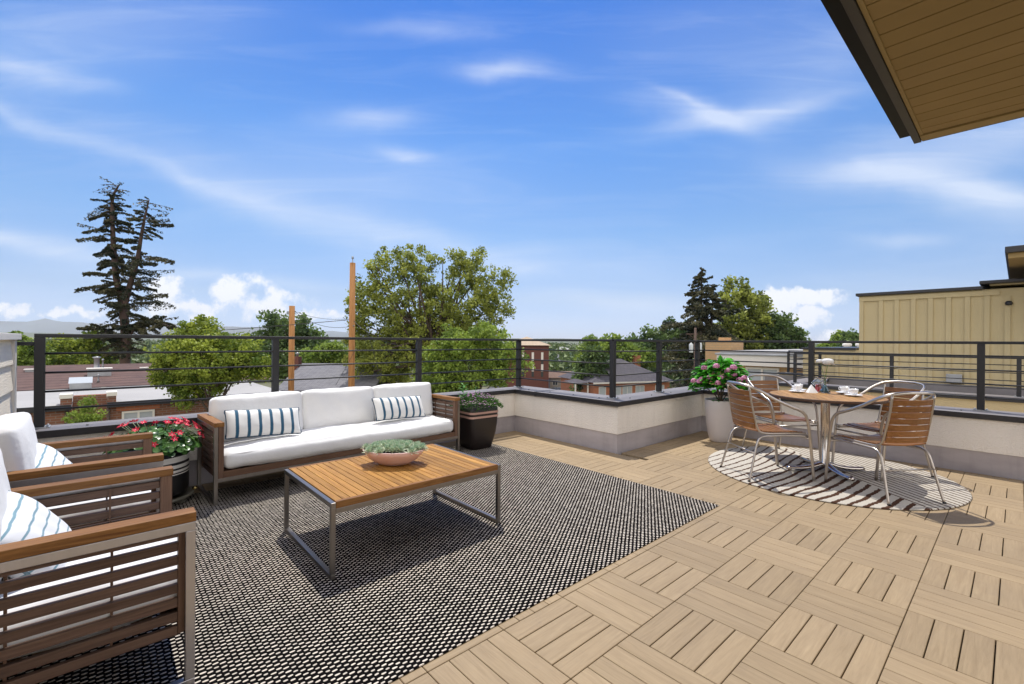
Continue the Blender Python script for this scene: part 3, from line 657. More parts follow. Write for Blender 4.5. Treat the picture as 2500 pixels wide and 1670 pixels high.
def seat_unit(W_, D_, name, label, cat, nback, H_=.655, group=None, fabricm=fabric):
    """wide slatted-arm lounge seat facing +Y, origin at floor centre"""
    t = thing(name, label, cat, group=group)
    y0, y1 = -D_ / 2, D_ / 2; ts = .028
    for s in (-1, 1):
        xo = s * W_ / 2; xi = s * (W_ / 2 - ts)
        a, b = min(xo, xi), max(xo, xi)
        f = MB(); zt = H_ - .036
        f.box(a, b, y1 - .03, y1, 0.03, zt - .032); f.box(a, b, y0, y0 + .03, 0.03, zt - .032)
        f.box(a, b, y0, y1, 0, .03); f.box(a, b, y0, y1, zt - .032, zt)
        f.build('leg_frame', steel if nback == 3 else steel2, t, bevel=.002)
        c0, c1 = min(xo, s * (W_ / 2 - .07)), max(xo, s * (W_ / 2 - .07))
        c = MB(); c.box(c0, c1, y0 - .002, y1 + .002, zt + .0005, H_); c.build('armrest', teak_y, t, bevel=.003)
        w0, w1 = sorted((s * (W_ / 2 - ts - .0015), s * (W_ / 2 - .068)))
        for ya, yb_ in ((y1 - .05, y1 - .002), (y0 + .002, y0 + .05)):
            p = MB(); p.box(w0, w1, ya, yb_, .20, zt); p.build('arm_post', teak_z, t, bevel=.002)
        sl = MB(); k = 0; z = zt - .022
        s0, s1 = sorted((s * (W_ / 2 - ts - .004), s * (W_ / 2 - ts - .024)))
        while z - .034 > .17:
            sl.box(s0, s1, y0 + .05, y1 - .0505, z - .034, z); z -= .0525
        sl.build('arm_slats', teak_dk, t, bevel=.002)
        for yy in ((y1 - y0) * .34 + y0, (y1 - y0) * .68 + y0):
            
            d0, d1 = sorted((s * (W_ / 2 - ts - .0245), s * (W_ / 2 - ts - .034))); dv = MB(); dv.box(d0, d1, yy - .004, yy + .004, .19, zt - .02)
            dv.build('slat_tie', teak_z, t)
    wi = W_ / 2 - ts
    for ya, yb_ in ((y1 - .03, y1 - .001), (y0 + .001, y0 + .03)):
        r = MB(); r.box(-wi, wi, ya, yb_, .182, .212); r.build('seat_rail', steel, t, bevel=.002)
    wi2 = W_ / 2 - .069
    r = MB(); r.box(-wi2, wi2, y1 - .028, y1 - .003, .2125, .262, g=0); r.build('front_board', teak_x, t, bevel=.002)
    r = MB(); k = y0 + .05
    while k < y1 - .07: r.box(-wi2, wi2, k, k + .06, .228, .246); k += .085
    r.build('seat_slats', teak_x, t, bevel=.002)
    r = MB(); z = .30
    while z < .62: r.box(-wi2, wi2, y0 + .004, y0 + .022, z, z + .045); z += .075
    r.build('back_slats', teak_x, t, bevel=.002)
    # cushions
    cw = 2 * wi2 - .012; cd = D_ - .075
    sc = cushion('seat_cushion', cw, cd + .03, .150, t, fabricm, r=.05, crown=.028, seed=int(W_ * 100), loc=(0, y1 - cd / 2 - .012, .337), n=(40 if W_ > 1 else 26, 20))
    seam(sc, cw, cd + .03, .052, .05)
    bw = cw / nback
    ch_, cz_ = (.385, .605) if nback == 3 else (.43, .645)
    for q in range(nback):
        bc = cushion('back_cushion', bw - .016, ch_, .14, t, fabricm, r=.030, crown=.030, seed=q + 5, loc=(-cw / 2 + bw * (q + .5), y0 + .118, cz_), rot=(R_(97 if W_ < 1 else 98), 0, 0), n=(22, 22))
        seam(bc, bw - .016, ch_, .042, .030); 
    return t
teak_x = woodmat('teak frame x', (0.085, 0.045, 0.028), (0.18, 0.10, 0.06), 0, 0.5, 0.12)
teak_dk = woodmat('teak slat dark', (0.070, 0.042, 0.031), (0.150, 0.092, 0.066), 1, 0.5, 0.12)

sofa = seat_unit(2.44, .62, 'sofa', 'long white cushioned three seat sofa with slatted teak arms against the parapet', 'sofa', 3)
sofa.location = (-4.575, 1.845, .0); sofa.rotation_euler.z = R_(-87)
ch1 = seat_unit(.84, .74, 'lounge_armchair', 'nearest teak slatted armchair at the bottom left corner', 'armchair', 1, group='matching slatted lounge armchairs')
ch1.location = (-2.49, -.11, .0076)
ch2 = copy_tree(ch1); ch2['label'] = 'farther teak slatted armchair beside the red flower pot'; ch2.location = (-3.63, -.12, .0076)

# ---- striped pillows
def stripemat(name, base, line, period, width, axis=0, bend=0.0):
    m = bpy.data.materials.new(name); m.use_nodes = True; nt = m.node_tree; nt.nodes.clear()
    tc = N(nt, 'ShaderNodeTexCoord'); sp = N(nt, 'ShaderNodeSeparateXYZ', ins={0: tc.outputs['Object']})
    no = N(nt, 'ShaderNodeTexNoise', ins={'Vector': tc.outputs['Object'], 'Scale': 60.0, 'Detail': 3.0})
    x = MA(nt, 'ADD', sp.outputs[axis], MA(nt, 'MULTIPLY', MA(nt, 'SUBTRACT', no.outputs[0], .5), .0025))
    f = MA(nt, 'ABSOLUTE', MA(nt, 'SUBTRACT', MA(nt, 'FRACT', MA(nt, 'ADD', MA(nt, 'DIVIDE', x, period), 50.0)), .5))
    k = MA(nt, 'MULTIPLY', MA(nt, 'SUBTRACT', width / period / 2, f), 18.0, clamp=True)
    c = MIX(nt, k, base, line)
    b = N(nt, 'ShaderNodeBsdfPrincipled', ins={'Base Color': c, 'Roughness': .95, 'Sheen Weight': .2})
    wv = N(nt, 'ShaderNodeTexNoise', ins={'Vector': tc.outputs['Object'], 'Scale': 250.0, 'Detail': 2.0})
    bp = N(nt, 'ShaderNodeBump', ins={'Strength': .25, 'Distance': .001, 'Height': wv.outputs[0]}); nt.links.new(bp.outputs[0], b.inputs['Normal'])
    N(nt, 'ShaderNodeOutputMaterial', ins={0: b.outputs[0]}); return m
navy = mat('navy piping', (0.012, 0.045, 0.085), .8)
greyp = mat('grey piping', (0.16, 0.24, 0.27), .8)
st_navy = stripemat('navy stripes', (.74, .735, .71), (.018, .085, .15), .088, .030)
st_grey = stripemat('thin teal stripes', (.76, .77, .78), (.17, .30, .36), .052, .011, 1)
def pillow(name, label, lx, ly, T_, m, pipe, M, group):
    n1, n2 = 30, 18; vs = []; fs = []
    def prof(a, b): return T_ / 2 * max(0.0, (1 - abs(a) ** 5) * (1 - abs(b) ** 3)) ** .5
    def outline(a, b):   # pinched corners
        return (a * lx / 2 * (1 - .035 * (1 - b * b)), b * ly / 2 * (1 - .07 * (1 - a * a) * .6))
    for s in (1, -1):
        for i in range(n1 + 1):
            for j in range(n2 + 1):
                a, b = math.sin((-1 + 2 * i / n1) * pi / 2), math.sin((-1 + 2 * j / n2) * pi / 2)
                x, y = outline(a, b); vs.append((x, y, s * prof(a, b) + .003 * math.sin(14 * a + 5 * b) * (1 - a * a)))
        o = (0 if s == 1 else (n1 + 1) * (n2 + 1))
        for i in range(n1):
            for j in range(n2):
                q = (o + i * (n2 + 1) + j, o + (i + 1) * (n2 + 1) + j, o + (i + 1) * (n2 + 1) + j + 1, o + i * (n2 + 1) + j + 1)
                fs.append(q if s == 1 else q[::-1])
    mb = MB(); mb.add(vs, fs, tint=.5, smooth=True); o = mb.build(name, m)
    P = []
    for k in range(10): a = -1 + k / 5; P.append(outline(a, -1) + (0,))
    for k in range(6): b = -1 + k / 3; P.append(outline(1, b) + (0,))
    for k in range(10): a = 1 - k / 5; P.append(outline(a, 1) + (0,))
    for k in range(6): b = 1 - k / 3; P.append(outline(-1, b) + (0,))
    q = MB(); q.tube(P, .0055, 8, 2, closed=True); q.build('piping', pipe, o)
    o.matrix_world = M
    tag(o, label, 'pillow', group); return o
def place(c, rz, tilt, roll=0): return Matrix.Translation(c) @ Matrix.Rotation(rz, 4, 'Z') @ Matrix.Rotation(tilt, 4, 'X') @ Matrix.Rotation(roll, 4, 'Z')
pillow('lumbar_pillow', 'navy striped lumbar pillow on the left end of the sofa', .60, .25, .13, st_navy, navy, place((-4.49, 1.065, .575), R_(90 + 1), R_(62), R_(-3)), 'navy striped lumbar pillows')
pillow('lumbar_pillow', 'navy striped lumbar pillow at the right end of the sofa', .60, .25, .13, st_navy, navy, place((-4.545, 2.42, .575), R_(90 + 4), R_(62), R_(-2)), 'navy striped lumbar pillows')
pillow('throw_pillow', 'thin striped pillow in the nearest armchair', .36, .32, .13, st_grey, greyp, place((-2.52, -.205, .535), R_(168), R_(58), R_(16)), 'thin striped armchair pillows')
pillow('throw_pillow', 'thin striped pillow in the farther armchair', .36, .32, .13, st_grey, greyp, place((-3.68, -.215, .53), R_(168), R_(58), R_(16)), 'thin striped armchair pillows')

# ---- coffee table
ct = thing('coffee_table', 'rectangular slatted teak coffee table on bronze metal frames', 'coffee table', (-2.92, 1.525, .0076))
hx, hy, H2 = .435, .605, .418
for s in (-1, 1):
    f = MB(); a, b = sorted((s * hy, s * (hy - .026)))
    f.box(-hx, -hx + .026, a, b, .026, H2 - .028); f.box(hx - .026, hx, a, b, .026, H2 - .028); f.box(-hx, hx, a, b, 0, .026); f.box(-hx, hx, a, b, H2 - .028, H2)
    f.build('leg_frame', steel, ct, bevel=.002)
for s in (-1, 1):
    a, b = sorted((s * hx, s * (hx - .026))); f = MB(); f.box(a, b, -hy + .0265, hy - .0265, H2 - .062, H2 - .034); f.build('side_rail', steel, ct, bevel=.002)
f = MB(); n = 26; w = (2 * hy - .056) / n
for k in range(n): f.box(-hx + .0255, hx - .0255, -hy + .028 + k * w + .002, -hy + .028 + (k + 1) * w - .002, H2 - .018, H2 + .004)
f.build('slatted_top', teak, ct, bevel=.0015, seg=1)
for s in (-1, 1):
    a, b = sorted((s * hx, s * (hx - .025))); f = MB(); f.box(a, b, -hy + .027, hy - .027, H2 - .0335, H2 + .005); f.build('edge_board', teak_y, ct, bevel=.002)
f = MB(); f.box(-hx + .03, hx - .03, -hy + .03, hy - .03, H2 - .024, H2 - .0185); f.build('under_panel', teak_x, ct)

# ---- bowl of succulents
bw = thing('succulent_bowl', 'oval pink clay bowl full of grey green succulents on the coffee table', 'potted plant', (-2.985, 1.55, .4304), R_(47))
P = [(.0, 0), (.085, 0), (.11, .006), (.16, .035), (.20, .075), (.222, .108), (.216, .111), (.195, .078), (.15, .04), (0, .03)]
bm_ = mat('pink clay', (0.62, 0.36, 0.31), .45, 0, col2=(0.72, 0.50, 0.46), vscale=6, bump=.5, bscale=18)
m = MB(); m.lathe(P, 40, sx=1.0, sy=.70); m.build('bowl', bm_, bw)
m = MB(); m.lathe([(0, .088), (.195, .084), (.205, .082)], 32, sx=1, sy=.70); m.build('soil', soil, bw)
pts = []
for k in range(4000):
    a, r = rnd.random() * 2 * pi, math.sqrt(rnd.random())
    p = (math.cos(a) * r * .20, math.sin(a) * r * .135)
    if all((p[0] - q[0]) ** 2 + (p[1] - q[1]) ** 2 > .040 ** 2 for q in pts): pts.append(p)
    if len(pts) >= 30: break
for (x, y) in pts:
    m = MB(); rr = math.hypot(x / .2, y / .135); z0 = .093 + .022 * (1 - rr * rr)
    tilt = Vector((x * 2.6, y * 3.2, 0))
    Pn, D, U, Ls, Wn, T = [], [], [], [], [], []
    for k in range(30):
        a = k * 2.39996; e = R_(8 + 76 * (k / 29)); d = Vector((math.cos(a) * math.cos(e), math.sin(a) * math.cos(e), math.sin(e))) + tilt
        Pn.append((x + math.cos(a) * .004, y + math.sin(a) * .004, z0 + k * .0004)); D.append(d); U.append((-math.sin(a), math.cos(a), 0)); Ls.append(.052 - .012 * k / 29 + rnd.random() * .006); Wn.append(.019); T.append(min(1, max(0, .75 - .5 * k / 29 + rnd.uniform(-.2, .25))))
    m.leaves(Pn, D, U, Ls, Wn, T, fold=.12)
    m.build('rosette', L_suc, bw)

# ================================================================== DINING SET
def dining_chair(name, label):
    t = thing(name, label, 'chair', group='aluminium bistro chairs round the table')
    def mir(P): return P + [(-x, y, z) for x, y, z in P[::-1]]
    m = MB()
    m.tube(mir([(-.262, .305, .0), (-.262, .285, .20), (-.262, .262, .42), (-.262, .235, .58), (-.260, .185, .655), (-.258, .08, .70), (-.254, -.07, .765), (-.240, -.20, .84), (-.195, -.285, .885), (-.10, -.325, .903), (-.03, -.333, .905)]),
           .0138, 10, 5, flat=(1.05, .72), up=(1, 0, 0))
    m.build('arm_hoop', alu, t)
    for s in (-1, 1):
        m = MB(); m.tube([(s * .192, -.292, .880), (s * .192, -.272, .74), (s * .196, -.238, .58), (s * .20, -.215, .49), (s * .202, -.18, .452), (s * .204, -.10, .440), (s * .206, .08, .440), (s * .214, .25, .440), (s * .248, .262, .440)], .0095, 10, 5)
        m.build('back_upright', alu, t)
        m = MB(); m.tube([(s * .250, -.325, .0), (s * .238, -.285, .15), (s * .226, -.245, .31), (s * .221, -.215, .385), (s * .2165, -.165, .415), (s * .216, -.08, .4185), (s * .218, .10, .419), (s * .240, .258, .419)], .0098, 10, 5)
        lg = m.build('rear_leg', alu, t)
        q = MB(); q.lathe([(.0125, .0), (.0125, .012), (.0115, .014)], 10, (s * .250, -.325, 0)); q.build('foot_cap', blackm, lg)
    m = MB(); m.tube([(-.231, -.262, .262), (.231, -.262, .262)], .0075, 8, 1); m.build('stretcher', alu, t)
    m = MB(); m.tube([(-.250, .262, .395), (.250, .262, .395)], .009, 8, 1); m.build('stretcher', alu, t)
    # slats: curved across the width
    def slat(mb, path, h, th, up):
        n = 10
        vs = []
        for k in range(n + 1):
            u = -1 + 2 * k / n
            p, nrm, tan_ = path(u)
            for a, b in ((-1, -1), (1, -1), (1, 1), (-1, 1)): vs.append(Vector(p) + Vector(tan_) * (a * h / 2) + Vector(nrm) * (b * th / 2))
        fs = [(i * 4 + j, i * 4 + (j + 1) % 4, (i + 1) * 4 + (j + 1) % 4, (i + 1) * 4 + j) for i in range(n) for j in range(4)] + [(0, 1, 2, 3), (n * 4 + 3, n * 4 + 2, n * 4 + 1, n * 4)]
        mb.add(vs, fs)
    m = MB()
    for k in range(7):
        z = .505 + k * .0525; yb = -.232 - (z - .50) * .155
        wv = .186 + (0.004 if k else 0)
        slat(m, lambda u, z=z, yb=yb, wv=wv: ((u * wv, yb - .030 * (1 - u * u), z), (0, 1, .15), (0, -.15, 1)), .046, .007, None)
    m.build('back_slats', seatwood, t, bevel=.0015, seg=1)
    m = MB()
    for k in range(9):
        y = -.195 + k * .0505; zz = .458 - .006 * math.sin(k / 8 * pi) + (.008 if k == 0 else 0) - (.008 if k == 8 else 0)
        slat(m, lambda u, y=y, zz=zz: ((u * .203, y, zz - .012 * (1 - u * u)), (0, 0, 1), (0, 1, 0)), .044, .010, None)
    m.build('seat_slats', seatwood, t, bevel=.0015, seg=1)
    return t
C0 = dining_chair('bistro_chair', 'nearest left bistro chair, its slatted back turned to the lounge rug')
def facing(dx, dy): return math.atan2(-dx, dy)
for i, (x, y, dx, dy, lab) in enumerate([
        (-1.675, 4.915, .37, .476, None),
        (-.805, 5.10, -.50, .36, 'nearest right bistro chair, standing closest to the camera at the table'),
        (-1.835, 5.80, .81, -.56, 'far left bistro chair between the table and the hydrangea pot'),
        (-.93, 5.88, -.50, -.86, 'far right bistro chair beside the parapet')]):
    o = C0 if i == 0 else copy_tree(C0)
    if lab: o['label'] = lab
    o.location = (x, y, .0135); o.rotation_euler.z = facing(dx, dy)

TZ = .785
dt = thing('dining_table', 'round teak bistro table on a polished aluminium pedestal', 'dining table', (-1.31, 5.48, .0135), R_(28))
m = MB(); Rr = .495; w = .066; x = -Rr + .004
while x < Rr:
    x1 = min(x + w, Rr); n = 8; top = []; 
    xs = [x + .0015 + (x1 - x - .003) * k / n for k in range(n + 1)]
    up = [(a, math.sqrt(max(0, Rr * Rr - a * a))) for a in xs]; poly = up[::-1] + [(a, -b) for a, b in up]
    z0, z1 = TZ - .0135 - .026, TZ - .0135; q = len(poly)
    m.add([(a, b, z0) for a, b in poly] + [(a, b, z1) for a, b in poly], [tuple(range(q))[::-1], tuple(range(q, 2 * q))] + [(k, (k + 1) % q, q + (k + 1) % q, q + k) for k in range(q)])
    x += w
m.build('table_top', teak_b, dt, bevel=.003)
m = MB(); m.tube([(.498 * math.cos(a * pi / 24), .498 * math.sin(a * pi / 24), TZ - .0265) for a in range(48)], .0135, 8, 1, closed=True, flat=(.35, 1)); m.build('edge_band', teak_dk, dt)
m = MB(); m.lathe([(.0, .05), (.047, .05), (.047, .09), (.040, .10), (.040, .70), (.050, .715), (.05, .742), (0, .742)], 28); m.build('pedestal', chrome, dt)
m = MB(); m.box(-.22, .22, -.02, .02, .7425, .7572); m.box(-.02, .02, -.22, -.0205, .7425, .757); m.box(-.02, .02, .0205, .22, .7425, .757); m.build('top_bracket', chrome, dt)
for k in range(4):
    a = R_(k * 90 + 19); c, s = math.cos(a), math.sin(a)
    m = MB(); m.tube([(c * .0, s * .0, .075), (c * .05, s * .05, .072), (c * .14, s * .14, .045), (c * .26, s * .26, .030), (c * .385, s * .385, .030)], lambda t_: .034 - .006 * t_, 12, 4, flat=(1.0, .62))
    m.build('foot', chrome, dt)

CB = TZ + .0006
glass = bpy.data.materials.new('clear glass'); glass.use_nodes = True; gnt = glass.node_tree; gnt.nodes.clear()
gb = N(gnt, 'ShaderNodeBsdfPrincipled', ins={'Base Color': (.93, .96, .97, 1), 'Roughness': .02, 'Transmission Weight': 1.0, 'IOR': 1.3})
gt = N(gnt, 'ShaderNodeBsdfTransparent', ins={0: (.93, .95, .96, 1)}); gm = N(gnt, 'ShaderNodeMixShader', ins={0: .55, 1: gb.outputs[0], 2: gt.outputs[0]})
N(gnt, 'ShaderNodeOutputMaterial', ins={0: gm.outputs[0]})
water = mat('blue vase water', (0.10, 0.22, 0.27), .1, 0, spec=.6)

cuplabs = ['left front on the bistro table', 'left rear on the bistro table', 'right front on the bistro table', 'right rear on the bistro table']
cups = [(-1.585, 5.545, 2.6), (-1.625, 5.745, 2.4), (-1.10, 5.60, 2.4), (-1.215, 5.80, 2.7)]
su = thing('saucer', 'white saucer under the cup at the ' + cuplabs[0], 'saucer', group='white saucers on the bistro table')
m = MB(); m.lathe([(0, 0), (.032, 0), (.036, .004), (.070, .013), (.0775, .0165), (.0765, .0185), (.066, .0145), (.034, .0075), (0, .0075)], 36); m.build('dish', ceramic, su)
cp = thing('coffee_cup', 'white coffee cup at the ' + cuplabs[0], 'cup', group='white coffee cups on the bistro table')
m = MB(); m.lathe([(0, 0), (.022, 0), (.024, .005), (.031, .018), (.038, .040), (.0425, .066), (.0405, .066), (.036, .042), (.028, .018), (0, .012)], 36); m.build('bowl', ceramic, cp)
m = MB(); m.tube([(.036, 0, .056), (.052, 0, .060), (.064, 0, .048), (.058, 0, .030), (.034, 0, .022)], .004, 8, 5, up=(0, 1, 0)); m.build('handle', ceramic, cp)
m = MB(); m.lathe([(0, .052), (.0375, .052)], 24); m.build('coffee', mat('coffee', (.06, .025, .01), .1), cp)
for i, (x, y, a) in enumerate(cups):
    s2 = su if i == 0 else copy_tree(su); c2 = cp if i == 0 else copy_tree(cp)
    s2['label'] = 'white saucer under the cup at the ' + cuplabs[i]; c2['label'] = 'white coffee cup at the ' + cuplabs[i]
    s2.location = (x, y, CB); c2.location = (x, y, CB + .0078); c2.rotation_euler.z = a
m = MB()   # folded napkin: pleated tent
nap = [(-.05, -.03, 0), (.05, -.035, 0), (.055, .03, 0), (-.045, .035, 0), (0, 0, .088), (-.006, .006, .088), (0, -.05, 0), (.062, 0, 0)]
m.add(nap, [(0, 6, 4), (6, 1, 4), (1, 7, 4), (7, 2, 4), (2, 3, 5, 4), (3, 0, 4, 5)])
o = m.build('napkin', mat('white linen', (.8, .8, .79), .9), bevel=.002, loc=(-1.475, 5.645, CB), rz=.8); tag(o, 'folded white napkin standing on the bistro table', 'napkin')
cl = thing('candle_lantern', 'glass hurricane candle holder with a red candle', 'candle holder', (-1.455, 5.80, CB))
m = MB(); m.lathe([(.022, .052), (.034, .068), (.062, .088), (.064, .098), (.045, .122), (.026, .140), (.030, .152), (.0285, .152), (.0245, .140), (.043, .121), (.062, .098), (.06, .089), (.033, .070), (.021, .054)], 32, close=True); m.build('glass_shade', glass, cl)
redg = mat('red candle wax', (.42, .03, .03), .3, 0, spec=.6, coat=.5)
m = MB(); m.lathe([(0, 0), (.031, 0), (.031, .003), (.027, .006), (.0275, .05), (.024, .062), (.024, .085), (0, .085)], 24); m.build('candle', redg, cl)
m = MB(); m.tube([(0, 0, .085), (.001, 0, .094)], .001, 6, 1); m.build('wick', blackm, cl)
fv = thing('bud_vase', 'clear glass bud vase holding a large white rose', 'vase', (-1.375, 5.73, CB))
m = MB(); m.lathe([(0, .0), (.05, .0), (.053, .006), (.047, .025), (.028, .055), (.016, .085), (.0145, .115), (.019, .14), (.033, .165), (.031, .165), (.0175, .14), (.0125, .115), (.014, .085), (.026, .055), (.044, .026), (.048, .008), (0, .004)], 32); m.build('glass_body', glass, fv)
m = MB(); m.lathe([(0, .0045), (.0465, .009), (.0425, .026), (.0245, .055), (.013, .083), (0, .083)], 24); m.build('water', water, fv)
m = MB(); m.tube([(0, 0, .01), (.004, .002, .16), (.022, .004, .30)], .0028, 6, 4); m.build('stem', stem_g, fv)
m = MB(); m.tube([(0, 0, .01), (-.006, -.002, .16), (-.040, -.008, .315)], .0022, 6, 4); m.build('stem', stem_g, fv)
L_white = leafmat('white petal', (.72, .72, .70), (.86, .86, .84), .25)
for (cx, cy, cz, sc, npt) in ((.022, .004, .297, 1.0, 70), (-.046, -.01, .315, .6, 34)):
    m = MB(); Pn, D, U, Ls, Wn = [], [], [], [], []
    for k in range(npt):
        a = k * 2.39996; e = R_(14 + 72 * (k / npt) ** .8); d = (math.cos(a) * math.cos(e), math.sin(a) * math.cos(e), math.sin(e) * .95)
        Pn.append((cx + d[0] * .006, cy + d[1] * .006, cz)); D.append(d); U.append((-math.sin(a), math.cos(a), 0)); Ls.append(sc * (.064 - .018 * k / npt)); Wn.append(sc * .056)
    m.leaves(Pn, D, U, Ls, Wn, fold=.18)
    m.lathe([(.004, -.004), (.030, .004), (.052, .022), (.060, .042), (.054, .058), (.036, .068), (.014, .072), (0, .072)], 18, (cx, cy, cz), sx=sc * .95, sy=sc * .95, tint=.9)
    m.v[-18 * 8:] = [(x, y, cz + (z - cz) * sc) for x, y, z in m.v[-18 * 8:]]
    m.build('rose_head', L_white, fv)
    m = MB(); Pn, D, U = [], [], []
    for k in range(5): a = k * 1.2566; Pn.append((cx, cy, cz - .003)); D.append((math.cos(a), math.sin(a), -.05)); U.append((-math.sin(a), math.cos(a), 0))
    m.leaves(Pn, D, U, .055 * sc, .018, .7, fold=.15); m.build('sepals', L_pl, fv)

# ================================================================== POTTED PLANTS
def ringpts(n, r, z): return [(r * math.cos(2 * pi * k / n), r * math.sin(2 * pi * k / n), z) for k in range(n)]
# hydrangea
hy_ = thing('hydrangea_pot', 'pink hydrangea bush in a tall off white tapered pot in the far corner', 'potted plant', (-2.66, 6.15, 0))
potw = mat('off white pot', (0.60, 0.555, 0.55), .4, 0, var=.03, vscale=3)
m = MB(); m.lathe([(0, 0), (.125, 0), (.135, .01), (.155, .10), (.178, .26), (.190, .42), (.193, .545), (.189, .552), (.176, .548), (.172, .50), (0, .50)], 48); m.build('pot', potw, hy_)
m = MB(); m.lathe([(0, .525), (.17, .515)], 24); m.build('soil', soil, hy_)
m = MB(); br = []
for k in range(11):
    a = k * 2.4; r = .06 + .16 * (k % 4) / 3; top = (math.cos(a) * r * 1.2, math.sin(a) * r * 1.2, .70 + .32 * (1 - r / .25) + .05 * rnd.random())
    m.tube([(math.cos(a) * .012, math.sin(a) * .012, .51), (math.cos(a) * r * .4, math.sin(a) * r * .4, .62), top], .006, 6, 3)
m.build('stem', stem_b, hy_)
m = MB(); Pn, D, U, Ls, Wn, T = [], [], [], [], [], []
for k in range(950):
    a = rnd.random() * 2 * pi; ph = math.acos(1 - 1.45 * rnd.random()); rr = rnd.uniform(.55, 1.0)
    ex = Vector((math.sin(ph) * math.cos(a) * .34, math.sin(ph) * math.sin(a) * .34, math.cos(ph) * .31)) * rr
    p = Vector((0, 0, .80)) + ex
    p.x *= (1.15 - (p.z - .6) * .5); p.y *= (1.15 - (p.z - .6) * .5)
    if p.z < .60: continue
    o_ = ex.normalized(); d = Vector((o_.x * 1.2, o_.y * 1.2, rnd.uniform(-.35, .3)))
    Pn.append(p - d.normalized() * .04); D.append(d); U.append((-o_.y, o_.x, rnd.uniform(-.3, .3))); Ls.append(rnd.uniform(.085, .13)); Wn.append(rnd.uniform(.055, .08)); T.append(rnd.random() ** 1.3)
for k in range(10):
    a = rnd.random() * 6.28; Pn.append((math.cos(a) * .1, math.sin(a) * .1, .55)); D.append((math.cos(a), math.sin(a), .05)); U.append((-math.sin(a), math.cos(a), 0)); Ls.append(.12); Wn.append(.065); T.append(.3)
m.leaves(Pn, D, U, Ls, Wn, T, fold=.1); m.build('foliage', L_hyd, hy_)
heads = []
for (px, py) in ((1722, 875), (1748, 868), (1784, 871), (1733, 903), (1758, 902), (1785, 891), (1710, 918), (1698, 921), (1751, 921), (1783, 919), (1811, 914), (1797, 907), (1808, 902), (1773, 881), (1716, 908), (1813, 929)):
    # heads sit on the camera-facing and top side of the bush dome
    u = (px - 1757) / 62; v = (868 - py + 2) / 62 + 1.0
    lat = u * .34; up = .82 + max(-.1, v - .35) * .30 * .9
    dep = -math.sqrt(max(0, .33 ** 2 - lat ** 2 * .8 - max(0, up - .80) ** 2)) * rnd.uniform(.75, 1.0)
    fx = math.atan2(2.66, 6.15)
    # local axes: toward camera is (2.66,-6.15)
    cxv = Vector((2.66, -6.15, 0)).normalized(); rt = Vector((6.15, 2.66, 0)).normalized()
    p = rt * lat - cxv * dep + Vector((0, 0, up)); heads.append(p)
for p in heads:
    m = MB(); Pn, D, U, T = [], [], [], []
    r = rnd.uniform(.040, .052)
    for k in range(120):
        z = rnd.uniform(-.35, 1); a = rnd.random() * 6.283; q = math.sqrt(1 - z * z); o_ = Vector((q * math.cos(a), q * math.sin(a), z))
        tn = o_.cross(Vector((rnd.random(), rnd.random(), rnd.random()))).normalized()
        Pn.append(p + o_ * r * .8 - tn * .009); D.append(tn + o_ * .35); U.append(o_.cross(tn)); T.append(rnd.random() * (.6 + .4 * z))
    m.leaves(Pn, D, U, .020, .017, [max(0, t) for t in T]); m.build('flower_head', L_pet, hy_)

# purple flowers in the square planter
pp = thing('flower_planter', 'square black tapered planter with two copper bands and small purple flowers', 'potted plant', (-4.47, 3.42, .0076), R_(-2))
def sqring(h, r, z, n=8):
    out = []
    for q in range(4):
        cx, cy = [(1, 1), (-1, 1), (-1, -1), (1, -1)][q]
        for k in range(n): a = q * pi / 2 + k * (pi / 2) / (n - 1); out.append((cx * (h - r) + math.cos(a) * r, cy * (h - r) + math.sin(a) * r, z))
    return out
def sqlathe(mb, prof, r=.05, **k):
    vs = []; n = 32
    for h, z in prof: vs += sqring(h, min(r, h * .9), z)
    fs = [(i * n + j, i * n + (j + 1) % n, (i + 1) * n + (j + 1) % n, (i + 1) * n + j) for i in range(len(prof) - 1) for j in range(n)]
    fs += [tuple(range(n))[::-1], tuple(range((len(prof) - 1) * n, len(prof) * n))]
    mb.add(vs, fs, smooth=True, **k)
potb = mat('dark brown glazed pot', (0.016, 0.011, 0.010), .35, 0, spec=.5)
m = MB(); sqlathe(m, [(.135, 0), (.15, .01), (.172, .10), (.19, .20), (.203, .33), (.207, .46), (.205, .496), (.196, .50), (.185, .49), (.18, .46)]); m.build('pot', potb, pp)
cop = mat('copper band', (0.50, 0.30, 0.24), .45, 0, spec=.5)
for za, zb, h in ((.385, .410, .2105), (.435, .460, .2112)):
    m = MB(); vs = sqring(h, .052, za) + sqring(h, .052, zb); m.add(vs, [(j, (j + 1) % 32, 32 + (j + 1) % 32, 32 + j) for j in range(32)], smooth=True); m.build('band', cop, pp)
m = MB(); m.box(-.17, .17, -.17, .17, .455, .468); m.build('soil', soil, pp)
